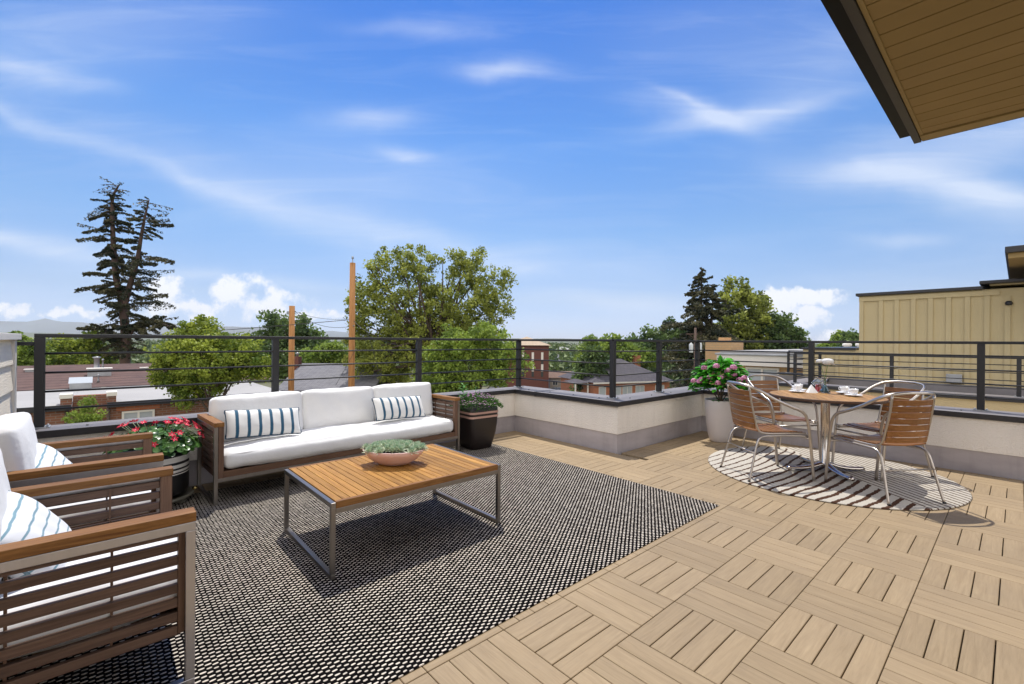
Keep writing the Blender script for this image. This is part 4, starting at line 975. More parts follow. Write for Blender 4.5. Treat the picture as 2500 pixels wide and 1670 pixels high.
def mound(r, h, z0, n, Lr, Wr, mt, name, parent, tt=(0, 1), rad=(0.5, 1), up=.5, square=False):
    m = MB(); Pn, D, U, Ls, Wn, T = [], [], [], [], [], []
    for k in range(n):
        a = rnd.random() * 6.283; q = rnd.random() ** .5; rr = r * q * (1.12 if square and abs(math.cos(2 * a)) < .5 else 1)
        zz = z0 + h * math.sqrt(max(0, 1 - q * q)) * rnd.uniform(*rad) + rnd.uniform(-.01, .015)
        p = Vector((math.cos(a) * rr, math.sin(a) * rr, zz)); d = Vector((math.cos(a) * q + rnd.uniform(-.6, .6), math.sin(a) * q + rnd.uniform(-.6, .6), up + rnd.uniform(-.4, .4)))
        Pn.append(p); D.append(d); U.append((rnd.uniform(-1, 1), rnd.uniform(-1, 1), rnd.uniform(-.3, .3))); Ls.append(rnd.uniform(*Lr)); Wn.append(rnd.uniform(*Wr)); T.append(rnd.uniform(*tt))
    m.leaves(Pn, D, U, Ls, Wn, T, fold=.1); return m.build(name, mt, parent)
mound(.29, .175, .47, 3200, (.018, .034), (.008, .014), L_pl, 'foliage', pp, square=True)
m = MB()
for k in range(230):
    a = rnd.random() * 6.283; q = rnd.random() ** .5; p = Vector((math.cos(a) * .29 * q, math.sin(a) * .29 * q, .485 + .18 * math.sqrt(1 - q * q) * rnd.uniform(.75, 1.1)))
    for j in range(5):
        b = j * 1.2566 + a; m.leaves([p], [(math.cos(b), math.sin(b), .35)], [(-math.sin(b), math.cos(b), 0)], .0135, .012, [min(1, .25 + rnd.random() * .8)])
m.build('blossoms', L_pur, pp)
for (lx, ly, h, sc) in ((-.06, -.15, .30, 1.15), (-.10, .06, .26, .7)):
    m = MB(); m.tube([(lx, ly, .47), (lx + .005, ly, .47 + h)], .003, 6, 2)
    for k in range(18 if sc > .8 else 9):
        a = k * 2.4; z = .56 + (h - .08) * k / 18 * (1 if sc > .8 else 1.8); m.leaves([(lx, ly, z)], [(math.cos(a), math.sin(a), .35)], [(-math.sin(a), math.cos(a), .1)], .085 * sc * (1 - .3 * k / 18), .022 * sc, [rnd.random()], fold=.2)
    m.build('sprig', L_lil, pp)

# red flowers in the round striped pot
rp = thing('striped_flower_pot', 'round black pot with white stripes and star shaped red flowers on a stone stand', 'potted plant', (-4.60, .306, .0))
rp.scale = (1.2, 1.2, 1.03)
m = MB(); R0 = .185; prof = [(0, .075), (R0 - .015, .075), (R0 - .004, .085), (R0, .12), (R0, .40), (R0 - .004, .404), (R0 - .014, .402), (R0 - .014, .375), (0, .375)]
m.lathe(prof, 48); m.build('pot', mat('black pot', (.010, .010, .011), .4), rp)
strp = mat('white stripe', (.80, .78, .74), .5)
for za, zb in ((.332, .374), (.286, .312), (.254, .272), (.236, .244)):
    m = MB(); m.lathe([(R0 + .0008, za), (R0 + .0008, zb)], 48); m.v = m.v; m.f = m.f[:48]; m.t = m.t[:48]; m.g = m.g[:48]; m.sm = m.sm[:48]; m.mi = m.mi[:48]; m.build('stripe', strp, rp)
m = MB(); m.lathe([(0, .382), (R0 - .0145, .378)], 24); m.build('soil', soil, rp)
stn = mat('weathered bronze', (.20, .19, .15), .5, .2, var=.3, vscale=8)
m = MB(); m.lathe([(0, .035), (.20, .035), (.212, .045), (.215, .060), (.205, .064), (.198, .055), (0, .052)], 48); m.build('stand', stn, rp)
for k in range(3):
    a = k * 2.094 + .9; m = MB(); m.box(-.03, .03, -.02, .02, 0, .0345); m.build('stand_foot', stn, rp, bevel=.004, loc=(math.cos(a) * .16, math.sin(a) * .16, .0), rz=a)
m = MB(); m.lathe([(.0, .016), (.012, .014), (.018, 0), (.012, -.012), (0, -.014)], 16, (0, 0, 0)); m.build('knob', mat('brass', (.6, .47, .2), .25, 1), rp, loc=(.02, .218, .072))
# rounded leaves
m = MB()
for k in range(900):
    a = rnd.random() * 6.283; q = rnd.random() ** .5; h = .235 * math.sqrt(1 - q * q * .92)
    p = Vector((math.cos(a) * q * .25, math.sin(a) * q * .25, .375 + h * rnd.uniform(.45, 1.0))); nrm = Vector((math.cos(a) * q * 1.2 + rnd.uniform(-.5, .5), math.sin(a) * q * 1.2 + rnd.uniform(-.5, .5), .8)).normalized()
    u = nrm.cross(Vector((rnd.random(), rnd.random(), .1))).normalized(); w_ = nrm.cross(u); r = rnd.uniform(.014, .026)
    n_ = 8; vs = [p - nrm * r * .25] + [p + (u * math.cos(2 * pi * j / n_) + w_ * math.sin(2 * pi * j / n_)) * r for j in range(n_)]
    m.add(vs, [(0, 1 + j, 1 + (j + 1) % n_) for j in range(n_)], smooth=True)
m.build('foliage', L_redl, rp)
m = MB(); F_ = []
for k in range(50):
    a = rnd.random() * 6.283; q = .25 + .75 * rnd.random() ** .6; d = Vector((math.cos(a) * q, math.sin(a) * q, .95 - .62 * q + rnd.uniform(-.1, .12))).normalized()
    b0 = Vector((math.cos(a) * q * .15, math.sin(a) * q * .15, .47)); e = Vector((0, 0, .42)) + Vector((d.x * .28, d.y * .28, d.z * .24 + .015))
    m.tube([b0, b0.lerp(e, .5) + Vector((0, 0, .015)), e], .0018, 5, 3); F_.append((e, d))
m.build('flower_stem', mat('pale stem', (.35, .42, .24), .5), rp)
for (e, d) in F_:
    m = MB(); u = d.cross(Vector((.1, .2, 1))).normalized(); w_ = d.cross(u)
    for j in range(6):
        a = j * pi / 3 + e.x * 40; o_ = u * math.cos(a) + w_ * math.sin(a); m.leaves([e], [o_ + d * .45], [d.cross(o_)], .027, .012, [rnd.random()], fold=.12)
    m.add([e + d * .007 + (u * math.cos(a) + w_ * math.sin(a)) * .004 for a in (0, 2.1, 4.2)], [(0, 1, 2)], mi=1)
    m.build('flower', [L_redp, white], rp)

# ================================================================== BEYOND THE TERRACE
GZ = -9.5
gm_ = mat('ground cover', (0.06, 0.08, 0.03), .95, 0, col2=(0.16, 0.14, 0.09), vscale=.02)
g = MB(); g.add([(-7200, -7200, GZ), (7200, -7200, GZ), (7200, 7200, GZ), (-7200, 7200, GZ)], [(0, 1, 2, 3)])
tag(g.build('ground', gm_), kind='structure')
asph = mat('asphalt', (0.07, 0.07, 0.072), .9, 0, var=.15, vscale=.5)
grassm = mat('lawn', (0.07, 0.13, 0.03), .95, 0, col2=(0.13, 0.19, 0.05), vscale=.6)
p0 = at(1150, 960, 96); p1 = at(1470, 960, 96)
def strip(name, pts, z, m):
    q = MB(); q.add([(x, y, z) for x, y in pts], [tuple(range(len(pts)))]); tag(q.build(name, m), kind='structure')
def gp_(px, d): v = at(px, 900, d); return (v.x, v.y)
strip('road', [gp_(1100, 80), gp_(1560, 80), gp_(1540, 108), gp_(1200, 108)], GZ + .02, asph)
strip('lawn', [gp_(1180, 110), gp_(1450, 110), gp_(1450, 122), gp_(1180, 124)], GZ + .03, grassm)

# ---- trees
def crown_from(blobs, n_clump, rc, m_leaf, size, tint_lo=.15, tint_hi=.95, shell=.55, squash=.8):
    C = []; T = []
    wts = np.array([b[3] * b[4] * b[5] for b in blobs], dtype=float) ** .75; wts /= wts.sum()
    for b, w in zip(blobs, wts):
        k = max(3, int(n_clump * w)); d = rng.normal(size=(k, 3)); d /= np.linalg.norm(d, axis=1)[:, None]
        r = shell + (1.16 - shell) * rng.random(k) ** .7
        c = np.array(b[:3]) + d * r[:, None] * np.array(b[3:6])
        C.append(c); T.append(rng.uniform(tint_lo, tint_hi, k))
    C = np.concatenate(C); T = np.concatenate(T)
    k = len(C); rcs = rc * rng.uniform(.55, 1.3, k)
    P = rng.normal(size=(k, m_leaf, 3)); P /= np.linalg.norm(P, axis=2)[:, :, None]
    rad = rng.random((k, m_leaf, 1)) ** .5
    P = C[:, None, :] + P * rad * rcs[:, None, None] * np.array([1, 1, squash])
    return C, P.reshape(-1, 3), np.repeat(T, m_leaf)
def limb_mesh(m, a, b, r0, r1, bend=.1, n=7):
    a, b = Vector(a), Vector(b); L = (b - a).length
    mid = a.lerp(b, .5) + Vector((rnd.uniform(-1, 1), rnd.uniform(-1, 1), rnd.uniform(-.2, .5))) * L * bend
    m.tube([a, mid, b], lambda t: r0 + (r1 - r0) * t, n, 3)
def tree(name, label, base, blobs, leaf, trunk_r, n_clump, rc, m_leaf, size, barkm=None, group=None, tl=(.15, .95), limbs=26, shell=.55, fork=.35, squash=.8, nosize=.35):
    """base = xy on the ground; blobs in world metres"""
    t = thing(name, label, 'tree', (base[0], base[1], GZ), group=group)
    B = [(b[0] - base[0], b[1] - base[1], b[2] - GZ, b[3], b[4], b[5]) for b in blobs]
    C, P, T = crown_from(B, n_clump, rc, m_leaf, size, tl[0], tl[1], shell, squash)
    V, F, tt = leafcloud(P, size, .7, tint=T, jit=nosize)
    npmesh('crown', V, F, tt, leaf, t)
    zc = min(b[2] - b[5] for b in B); zt = max(b[2] for b in B); m = MB()
    mid = np.mean([b[:3] for b in B], axis=0)
    fk = Vector((mid[0] * .4, mid[1] * .4, zc + (zt - zc) * fork))
    m.tube([(0, 0, -.1), (0, 0, fk.z * .5), fk], lambda q: trunk_r * (1 - .35 * q), 10, 4)
    idx = rng.choice(len(C), min(limbs, len(C)), replace=False)
    for k in idx: limb_mesh(m, fk + Vector((0, 0, rnd.uniform(-.15, .1) * fk.z)), C[k], trunk_r * .38, trunk_r * .05)
    m.build('trunk', barkm or bark, t)
    return t
def pxtree(name, label, leaf, d, px_list, group=None, base_px=None, n=140, rc=.6, ml=120, size=.22, tr=.22, depth=1.0, **k):
    """px_list: crown lobes as (px, py, half width px, half height px) at d metres"""
    bl = []
    for (px, py, hw, hh) in px_list:
        dd = d + rnd.uniform(-.5, .5) * depth * hw / FPX * d * .6; v = at(px, py, dd)
        rx = hw / FPX * d; bl.append((v.x, v.y, v.z, rx, rx * depth, hh / FPX * d))
    bx = base_px or sum(q[0] for q in px_list) / len(px_list); v = at(bx, 900, d)
    return tree(name, label, (v.x, v.y), bl, leaf, tr, n, rc, ml, size, group=group, **k)

# the big green tree behind the sofa and the brighter one in front of it
pxtree('broadleaf_tree', 'large olive green tree with twin pointed crown behind the sofa', L_olive, 36,
  [(1010, 650, 62, 48), (1120, 655, 42, 52), (1170, 665, 40, 52), (940, 660, 40, 45), (900, 735, 55, 80), (1000, 760, 90, 90), (1120, 760, 95, 80), (1200, 740, 50, 60), (1225, 690, 28, 36),
   (870, 800, 36, 70), (960, 860, 100, 60), (1070, 850, 110, 60), (890, 870, 60, 55), (1150, 840, 80, 60)], base_px=1065, n=1000, rc=.56, ml=58, size=.195, tr=.42, limbs=80, depth=.8, tl=(.15, 1), shell=.25, fork=.25)
pxtree('broadleaf_tree', 'brighter green tree in front of the large twin crowned tree', L_mid, 26,
  [(1110, 845, 60, 45), (1180, 835, 60, 42), (1230, 850, 40, 30), (1130, 900, 80, 50), (1210, 900, 60, 45), (1060, 910, 60, 50), (1275, 880, 28, 26), (1110, 960, 90, 40)], n=430, rc=.42, ml=50, size=.16, tr=.2, depth=.7, tl=(.2, 1), shell=.3)
pxtree('ash_tree', 'bright yellow green tree left of the utility poles', L_bright, 14.8,
  [(490, 820, 60, 42), (450, 860, 70, 45), (560, 855, 75, 42), (520, 880, 95, 50), (420, 905, 48, 35), (610, 890, 50, 35), (640, 905, 30, 22), (500, 925, 80, 35), (460, 960, 45, 28), (400, 930, 30, 16)], base_px=520, n=620, rc=.25, ml=70, size=.085, tr=.11, depth=.75, tl=(.1, 1), shell=.35)
pxtree('young_tree', 'small upright green tree growing before the brick wall on the left', L_mid, 13.7,
  [(214, 985, 12, 16), (205, 1010, 22, 22), (200, 1035, 28, 24), (222, 1020, 18, 18), (205, 1065, 26, 26)], n=80, rc=.15, ml=60, size=.06, tr=.035, tl=(.4, 1), limbs=8)
pxtree('shade_tree', 'dark green tree between the yellow green tree and the first pole', L_dark, 58,
  [(665, 785, 26, 26), (745, 800, 26, 30), (700, 815, 52, 36), (650, 840, 52, 34), (740, 850, 58, 36), (690, 880, 85, 36)], n=230, rc=1.0, ml=45, size=.42, tr=.3, depth=1, shell=.4)
yl_ = [('shade_tree', 'yellow green tree behind the left end of the railing', L_bright, 46, [(165, 850, 32, 24), (205, 850, 28, 26), (225, 830, 18, 20), (150, 875, 34, 18), (195, 880, 60, 18)]),
       ('shade_tree', 'green tree next to the white siding wall', L_mid, 42, [(50, 850, 24, 22), (75, 870, 26, 28), (20, 860, 26, 30), (95, 885, 16, 14), (44, 826, 10, 12)]),
       ('shade_tree', 'low green tree below the dead topped spruce', L_mid, 62, [(130, 900, 50, 24), (220, 905, 60, 22)]),
       ('shade_tree', 'green tree left of the round topped tree at the skyline centre', L_mid, 85, [(1450, 850, 34, 24), (1480, 862, 30, 24), (1430, 880, 26, 18)]),
       ('shade_tree', 'dark green conical tree beside the orange brick house', L_dark, 72, [(1450, 885, 34, 24), (1445, 915, 38, 22), (1447, 940, 36, 20), (1452, 865, 20, 14)]),
       ('shade_tree', 'wide green tree rising to the left side of the tall spruce', L_dark, 88, [(1655, 805, 40, 22), (1610, 825, 44, 22), (1570, 840, 40, 18), (1680, 840, 60, 30), (1620, 860, 70, 24), (1540, 855, 34, 18)]),
       ('shade_tree', 'pale green tree in front of the wide tree left of the spruce', L_mid, 80, [(1500, 845, 30, 20), (1525, 868, 34, 20), (1570, 875, 36, 16)]),
       ('shade_tree', 'tall loose crowned tree directly right of the spruce', L_olive, 62, [(1795, 708, 34, 32), (1780, 740, 28, 30), (1840, 745, 34, 36), (1815, 785, 55, 38), (1770, 800, 32, 50), (1850, 800, 40, 40), (1800, 845, 70, 30)]),
       ('shade_tree', 'dark spreading tree at the right end of the tree row', L_dark, 60, [(1900, 800, 30, 26), (1925, 830, 34, 26), (1880, 840, 40, 26), (1945, 850, 22, 14), (1890, 785, 16, 16)]),
       ('shade_tree', 'small green treetop left of the tan siding wall', L_mid, 75, [(2050, 838, 10, 20), (2040, 852, 26, 12)]),
       ('shade_tree', 'dark treetop touching the left edge of the tan siding wall', L_dark, 70, [(2080, 835, 18, 18), (2095, 850, 20, 14)]),
       ('shade_tree', 'green tree just left of the tall utility pole', L_mid, 48, [(800, 875, 30, 34), (770, 885, 34, 26), (820, 860, 20, 22)]),
       ('shade_tree', 'dark green tree behind the first utility pole at roof height', L_dark, 66, [(640, 870, 45, 32), (600, 880, 40, 28), (780, 850, 30, 22)]),
       ('shade_tree', 'olive tree at the foot of the twin crowned tree by the grey roof', L_olive, 40, [(905, 900, 45, 30), (880, 925, 40, 26), (950, 930, 60, 30)])]
for nm, lab, lf, d, pl in yl_:
    pxtree(nm, lab, lf, d, pl, group='neighbourhood trees beyond the parapet', n=int(60 + 28 * len(pl)), rc=d * .0145, ml=46, size=d * .0068, tr=.25, tl=(.1, .95), shell=.4, limbs=14)

# ---- conifers
def conifer_branch(m, C, T, p, d, L, droop, n, sz, dens, tb=None):
    """a bough: limb tube plus needle sprays"""
    p, d = Vector(p), Vector(d); q = []
    for k in range(5):
        t = k / 4; q.append(p + d * (L * t) + Vector((0, 0, -droop * L * t * t + .06 * L * t)))
    m.tube(q, lambda t: max(.008, .03 * L / 3 * (1 - t) + .008), 5, 1)
    if dens <= 0: return
    for k in range(int(n * L * dens)):
        t = rnd.uniform(.15, 1) ** .8; i = min(3, int(t * 4)); c = q[i].lerp(q[i + 1], t * 4 - i)
        wd = L * .17 * (1 - .45 * t); s_ = rnd.uniform(-1, 1)
        side = d.cross(Vector((0, 0, 1))).normalized()
        C.append(c + side * s_ * wd + Vector((0, 0, rnd.uniform(-.13, .02) * L * (1 - .6 * abs(s_))))); T.append(tb + rnd.uniform(-.2, .2))
def conifer(name, label, base, trunks, leaf, barkm, sz, dens=1.0, step=.55, n=16):
    """trunks: list of (points, r0, length function(t), side bias, density function(t))"""
    t = thing(name, label, 'tree', (base[0], base[1], GZ)); o = Vector((base[0], base[1], GZ))
    m = MB(); bm2 = m; C = []; T = []
    for pts, r0, lf, df in trunks:
        P = [Vector(p) - o for p in pts]; Q, tt = catmull(P, 6)
        m.tube(P, lambda q: r0 * (1 - .9 * q) + .02, 9, 6)
        L = sum((Q[i + 1] - Q[i]).length for i in range(len(Q) - 1)); nb = int(L / step)
        for k in range(nb * 4):
            u = (k + rnd.random()) / (nb * 4); i = min(len(Q) - 2, int(u * (len(Q) - 1))); c = Q[i].lerp(Q[i + 1], u * (len(Q) - 1) - i)
            a = rnd.random() * 6.283; d = Vector((math.cos(a), math.sin(a), rnd.uniform(-.35, .45))).normalized()
            ln = lf(u, d) * rnd.uniform(.3, 1.2); de = df(u) * rnd.choice((.3, .7, 1.1, 1.5, 2.1))
            if ln < .15: continue
            conifer_branch(bm2, C, T, c, d, ln, rnd.uniform(.05, .4), n, sz, de * dens, rnd.random())
    m.build('trunk', barkm, t)
    C = np.array([tuple(c) for c in C]); V, F, tt = leafcloud(C, sz, .55, tint=np.array(T), flat=.15)
    npmesh('crown', V, F, tt, leaf, t); return t
D1 = 46
def P1(px, py, dd=0): return at(px, py, D1 + dd)
b0 = P1(305, 900); b0.z = GZ
lean = Vector((RT[0], RT[1], 0))
conifer('spruce_tree', 'tall half dead spruce with two leaders on the left skyline', (b0.x, b0.y),
  [([b0, P1(305, 880), P1(305, 800), P1(297, 735), P1(284, 680), P1(277, 600), P1(274, 520), P1(276, 480), P1(290, 452)], .48,
    lambda u, d: (1.9 if u > .9 else 1.2 + 2.0 * max(0, 1 - abs(u - .55) / .42)) * (.95 if d.dot(lean) < 0 else .75), lambda u: (.10 if u > .90 else (.45 if u > .78 else (1.3 if u > .42 else .6)))),
   ([P1(300, 760), P1(316, 700), P1(334, 640), P1(346, 570), P1(356, 520), P1(364, 487)], .28,
    lambda u, d: (1.3 + 1.4 * (1 - u)) * (1.45 if d.dot(lean) > 0 else .6), lambda u: (.14 if u > .82 else .95)),
   ([P1(310, 850), P1(330, 800), P1(375, 782), P1(420, 800)], .10, lambda u, d: 1.9, lambda u: 1.5),
   ([P1(310, 870), P1(270, 820), P1(250, 800)], .10, lambda u, d: 2.1, lambda u: 1.5)], L_con, barkr, .21, 2.6, .42, 34)
D2 = 56
b0 = at(1712, 900, D2); b0.z = GZ
conifer('spruce_tree', 'tall full dark spruce behind the hydrangea', (b0.x, b0.y),
  [([b0, at(1712, 850, D2), at(1712, 750, D2), at(1713, 655, D2)], .35, lambda u, d: max(.5, (1.04 - u) * 8.6) if u > .38 else 5.0, lambda u: 1.5),
   ([at(1735, 820, D2), at(1740, 740, D2 - 1), at(1741, 694, D2 - 1)], .15, lambda u, d: .4 + 2.1 * (1 - u), lambda u: 1.4)], L_con, bark, .36, 2.6, .40, 17)

# ---- distant woods: nobody could count them
C = []
for k in range(6600):
    px = rnd.uniform(-900, 3000); d = 10 ** rnd.uniform(math.log10(110), math.log10(1500))
    v = at(px, 850, d); h = rnd.uniform(.55, 1.0) * (9.2 if d > 200 else 7.5) * (1 + .18 * math.sin(px * .013 + d * .01))
    C.append((v.x, v.y, GZ + h, d))
C = np.array(C); CC, TT, SS = [], [], []
for (x, y, z, d) in C:
    k = int(max(16, min(60, 5200 / d))); r = rnd.uniform(2.5, 4.8); q = rng.normal(size=(k, 3)); q /= np.linalg.norm(q, axis=1)[:, None]
    q[:, 2] = np.abs(q[:, 2]); CC.append(np.array([x, y, z - r]) + q * r * rng.uniform(.7, 1.05, (k, 1)) * np.array([1, 1, 1.0])); TT.append(np.full(k, rnd.random())); SS.append(np.full(k, 1.2 + d * .0016))
CC = np.concatenate(CC); TT = np.concatenate(TT); SS = np.concatenate(SS)
V, F, tt = leafcloud(CC, 1.0, .75, tint=TT)
ctr = np.repeat(CC, 4, axis=0); V = ctr + (V - ctr) * np.repeat(SS, 4)[:, None]
tag(npmesh('distant_trees', V, F, tt, L_far), kind='stuff')

# ---- hills and mountains
def ridge(name, d, prof, col, depth=1800, n=60, rough=.06):
    m = MB(); N_ = 90; pxs = np.linspace(prof[0][0], prof[-1][0], N_); top = []
    for i, px in enumerate(pxs):
        py = np.interp(px, [p[0] for p in prof], [p[1] for p in prof]); v = at(px, py, d)
        top.append((v, at(px, 900, d * .82), at(px, 900, d * 1.2)))
    vs = []
    for i, (v, a, b) in enumerate(top):
        h = v.z - GZ; w = rough * h
        ra = rnd.uniform(-w, w)
        for k in range(9):
            t = k / 8
            if t <= .5: s_ = t * 2; x = a.x + (v.x - a.x) * s_; y = a.y + (v.y - a.y) * s_
            else: s_ = 2 - t * 2; x = b.x + (v.x - b.x) * s_; y = b.y + (v.y - b.y) * s_
            z = GZ - 1 + (h + ra + 1) * (s_ ** 1.3) + (rnd.uniform(-w, w) if 0 < s_ < 1 else 0)
            vs.append((x, y, z))
    m.add(vs, [(i * 9 + k, (i + 1) * 9 + k, (i + 1) * 9 + k + 1, i * 9 + k + 1) for i in range(N_ - 1) for k in range(8)], smooth=True)
    tag(m.build(name, col), kind='structure')
ridge('mountains', 5000, [(-700, 790), (-200, 776), (0, 782), (60, 784), (110, 780), (170, 786), (300, 792), (450, 790), (620, 799), (760, 806), (880, 812), (1000, 818), (1150, 826), (1250, 832)], mat('blue mountain rock', (0.10, 0.12, 0.13), .95, 0, var=.3, vscale=.001))
ridge('hills', 2600, [(-500, 812), (-100, 808), (60, 812), (200, 815), (400, 822), (640, 824), (900, 826), (1280, 826), (1500, 828), (2000, 832), (2700, 840)], mat('wooded hill', (0.045, 0.07, 0.03), .95, 0, col2=(0.12, 0.12, 0.07), vscale=.02))

# ---- utility poles and wires
def pole(name, label, px, pt, d, r, rt):
    b_ = at(px[0], 1000, d); t_ = at(px[1], pt, d)
    t = thing(name, label, 'utility pole', (b_.x, b_.y, GZ), group='wooden utility poles')
    m = MB(); m.tube([(0, 0, 0), (t_.x - b_.x, t_.y - b_.y, t_.z - GZ)], lambda q: r + (rt - r) * q, 16, 8, flat=(1, 1)); m.build('pole_shaft', polewood, t)
    return t, t_ - Vector((b_.x, b_.y, GZ))
pA, tA = pole('utility_pole', 'shorter orange brown utility pole with a slanted top', (709, 713), 747, 25, .165, .145)
pB, tB = pole('utility_pole', 'taller orange brown utility pole with a metal pin on top', (856, 861), 642, 21, .175, .125)
m = MB(); m.tube([tB - Vector((0, 0, .35)), tB + Vector((0, 0, .22))], .022, 8, 1); m.lathe([(.0, .19), (.055, .2), (.06, .235), (.03, .25), (.055, .27), (.045, .30), (0, .31)], 12, tuple(tB)); m.build('insulator_pin', greymetal, pB)
m = MB(); m.lathe([(0, 0), (.05, 0), (.05, .03), (0, .03)], 12, (tB.x, tB.y, tB.z - 2.95)); m.box(tB.x - .2, tB.x + .2, tB.y - .02, tB.y + .02, tB.z - 2.93, tB.z - 2.88); m.build('wire_bracket', greymetal, pB)
m = MB(); m.box(tA.x - .16, tA.x + .05, tA.y - .22, tA.y - .16, tA.z - .45, tA.z - .30); m.build('wire_bracket', greymetal, pA)
def wire(a, b, sag, label, r=.012):
    a, b = Vector(a), Vector(b); P = []
    for k in range(13):
        t = k / 12; P.append(a.lerp(b, t) - Vector((0, 0, sag * 4 * t * (1 - t))))
    m = MB(); o_ = P[0]; m.tube([p - o_ for p in P], r, 6, 1); w_ = m.build('wire', wirem, loc=o_); tag(w_, label, 'wire', 'overhead wires'); return w_
wB = at(861, 780, 21)
wire(at(-300, 835, 30), wB, .35, 'long black overhead wire running from the left edge to the taller pole', .016)
wire(at(719, 760, 25), at(856, 797, 21), .35, 'slack dark wire drooping between the two utility poles', .011)
wire(at(719, 760, 25), at(856, 778, 21.2), .18, 'upper thin wire between the two utility poles', .009)
wire(wB, at(905, 812, 20), .1, 'short wire end right of the taller pole', .012)
wire(at(895, 800, 20), at(935, 945, 20), .0, 'pale guy wire slanting down behind the middle sofa cushion', .009)
wire(at(870, 850, 21), at(820, 940, 19), .0, 'guy wire leaning left of the taller pole', .009)
wire(at(-200, 1015, 16), at(620, 968, 16), .2, 'thin wire crossing low before the brick buildings', .010)
wire(at(880, 815, 21), at(1300, 905, 60), .6, 'thin wire sloping right past the twin crowned tree', .014)
wire(at(1020, 935, 40), at(1480, 945, 60), .3, 'nearly level wire low between the trees and parked cars', .016)
d3 = 50; bP = at(1697, 900, d3); pC = thing('utility_pole', 'distant dark pole with grey transformers before the full spruce', 'utility pole', (bP.x, bP.y, GZ), group='wooden utility poles')
tz = at(1697, 800, d3).z - GZ
m = MB(); m.tube([(0, 0, 0), (0, 0, tz)], lambda q: .16 - .04 * q, 10, 4); m.build('pole_shaft', barkr, pC)
a_ = Vector((RT[0], RT[1], 0))
for k, (ox, pz) in enumerate(((-.45, 850), (.5, 848))):
    q = a_ * ox; z = at(1697, pz, d3).z - GZ; m = MB(); m.lathe([(0, -.5), (.2, -.5), (.22, -.45), (.22, .4), (.16, .48), (.05, .52), (.05, .62), (0, .62)], 14, (q.x, q.y, z)); m.build('transformer', mat('transformer grey', (.55, .57, .58), .5) if k == 0 else MATS['transformer grey'], pC)
m = MB(); m.bar(Vector((0, 0, tz - .7)) - a_ * 1.0, Vector((0, 0, tz - .7)) + a_ * .3, .09, .11); m.bar(Vector((0, 0, tz - 1.3)), Vector((0, 0, tz - .75)) - a_ * .7, .05, .05); m.build('crossarm', barkr, pC)

# ---- buildings
def win(parent, x0, x1, y, z0, z1, axis='y', frame=None, glass_=None, t=.05, n=2, side=1):
    """window on a wall plane: axis x => wall is x=const (y is that const), runs along y"""
    f = MB(); fw = .06
    def B(mb, a0, a1, c0, c1, d0, d1):
        lo, hi = sorted((y + side * d0, y + side * d1))
        if axis == 'y': mb.box(a0, a1, lo, hi, c0, c1)
        else: mb.box(lo, hi, a0, a1, c0, c1)
    B(f, x0 - fw, x1 + fw, z1, z1 + fw, .003, t); B(f, x0 - fw, x1 + fw, z0 - fw, z0, .003, t)
    B(f, x0 - fw, x0, z0, z1, .003, t); B(f, x1, x1 + fw, z0, z1, .003, t)
    for k in range(1, n): xm = x0 + (x1 - x0) * k / n; B(f, xm - fw / 2, xm + fw / 2, z0, z1, .003, t)
    w_ = f.build('window', frame or white, parent)
    g_ = MB(); B(g_, x0, x1, z0, z1, .004, .015); g_.build('pane', glass_ or glassw, w_)
    return w_
def gable(mb, x0, x1, y0, y1, ze, zr, over=.4, axis='y', th=.18):
    if axis == 'y':
        xm = (x0 + x1) / 2; k = (zr - ze) / ((x1 - x0) / 2)
        pr_ = [(x0 - over, ze - over * k), (xm, zr), (x1 + over, ze - over * k), (x1 + over, ze - over * k - th), (xm, zr - th), (x0 - over, ze - over * k - th)]
        vs = [(x, yy, z) for yy in (y0 - over, y1 + over) for x, z in pr_]
    else:
        ym = (y0 + y1) / 2; k = (zr - ze) / ((y1 - y0) / 2)
        pr_ = [(y0 - over, ze - over * k), (ym, zr), (y1 + over, ze - over * k), (y1 + over, ze - over * k - th), (ym, zr - th), (y0 - over, ze - over * k - th)]
        vs = [(xx, y, z) for xx in (x0 - over, x1 + over) for y, z in pr_]
    n = 6; mb.add(vs, [(i, (i + 1) % n, n + (i + 1) % n, n + i) for i in range(n)] + [tuple(range(n)), tuple(range(n, 2 * n))[::-1]])
def hip(mb, x0, x1, y0, y1, ze, zr, ov=.5):
    x0 -= ov; x1 += ov; y0 -= ov; y1 += ov
    if x1 - x0 > y1 - y0: h = (y1 - y0) / 2; r = [(x0 + h, (y0 + y1) / 2, zr), (x1 - h, (y0 + y1) / 2, zr)]
    else: h = (x1 - x0) / 2; r = [((x0 + x1) / 2, y0 + h, zr), ((x0 + x1) / 2, y1 - h, zr)]
    v = [(x0, y0, ze), (x1, y0, ze), (x1, y1, ze), (x0, y1, ze)] + r
    if x1 - x0 > y1 - y0: f = [(0, 1, 5, 4), (1, 2, 5), (2, 3, 4, 5), (3, 0, 4)]
    else: f = [(0, 1, 4), (1, 2, 5, 4), (2, 3, 5), (3, 0, 4, 5)]
    mb.add(v, f + [(3, 2, 1, 0)])

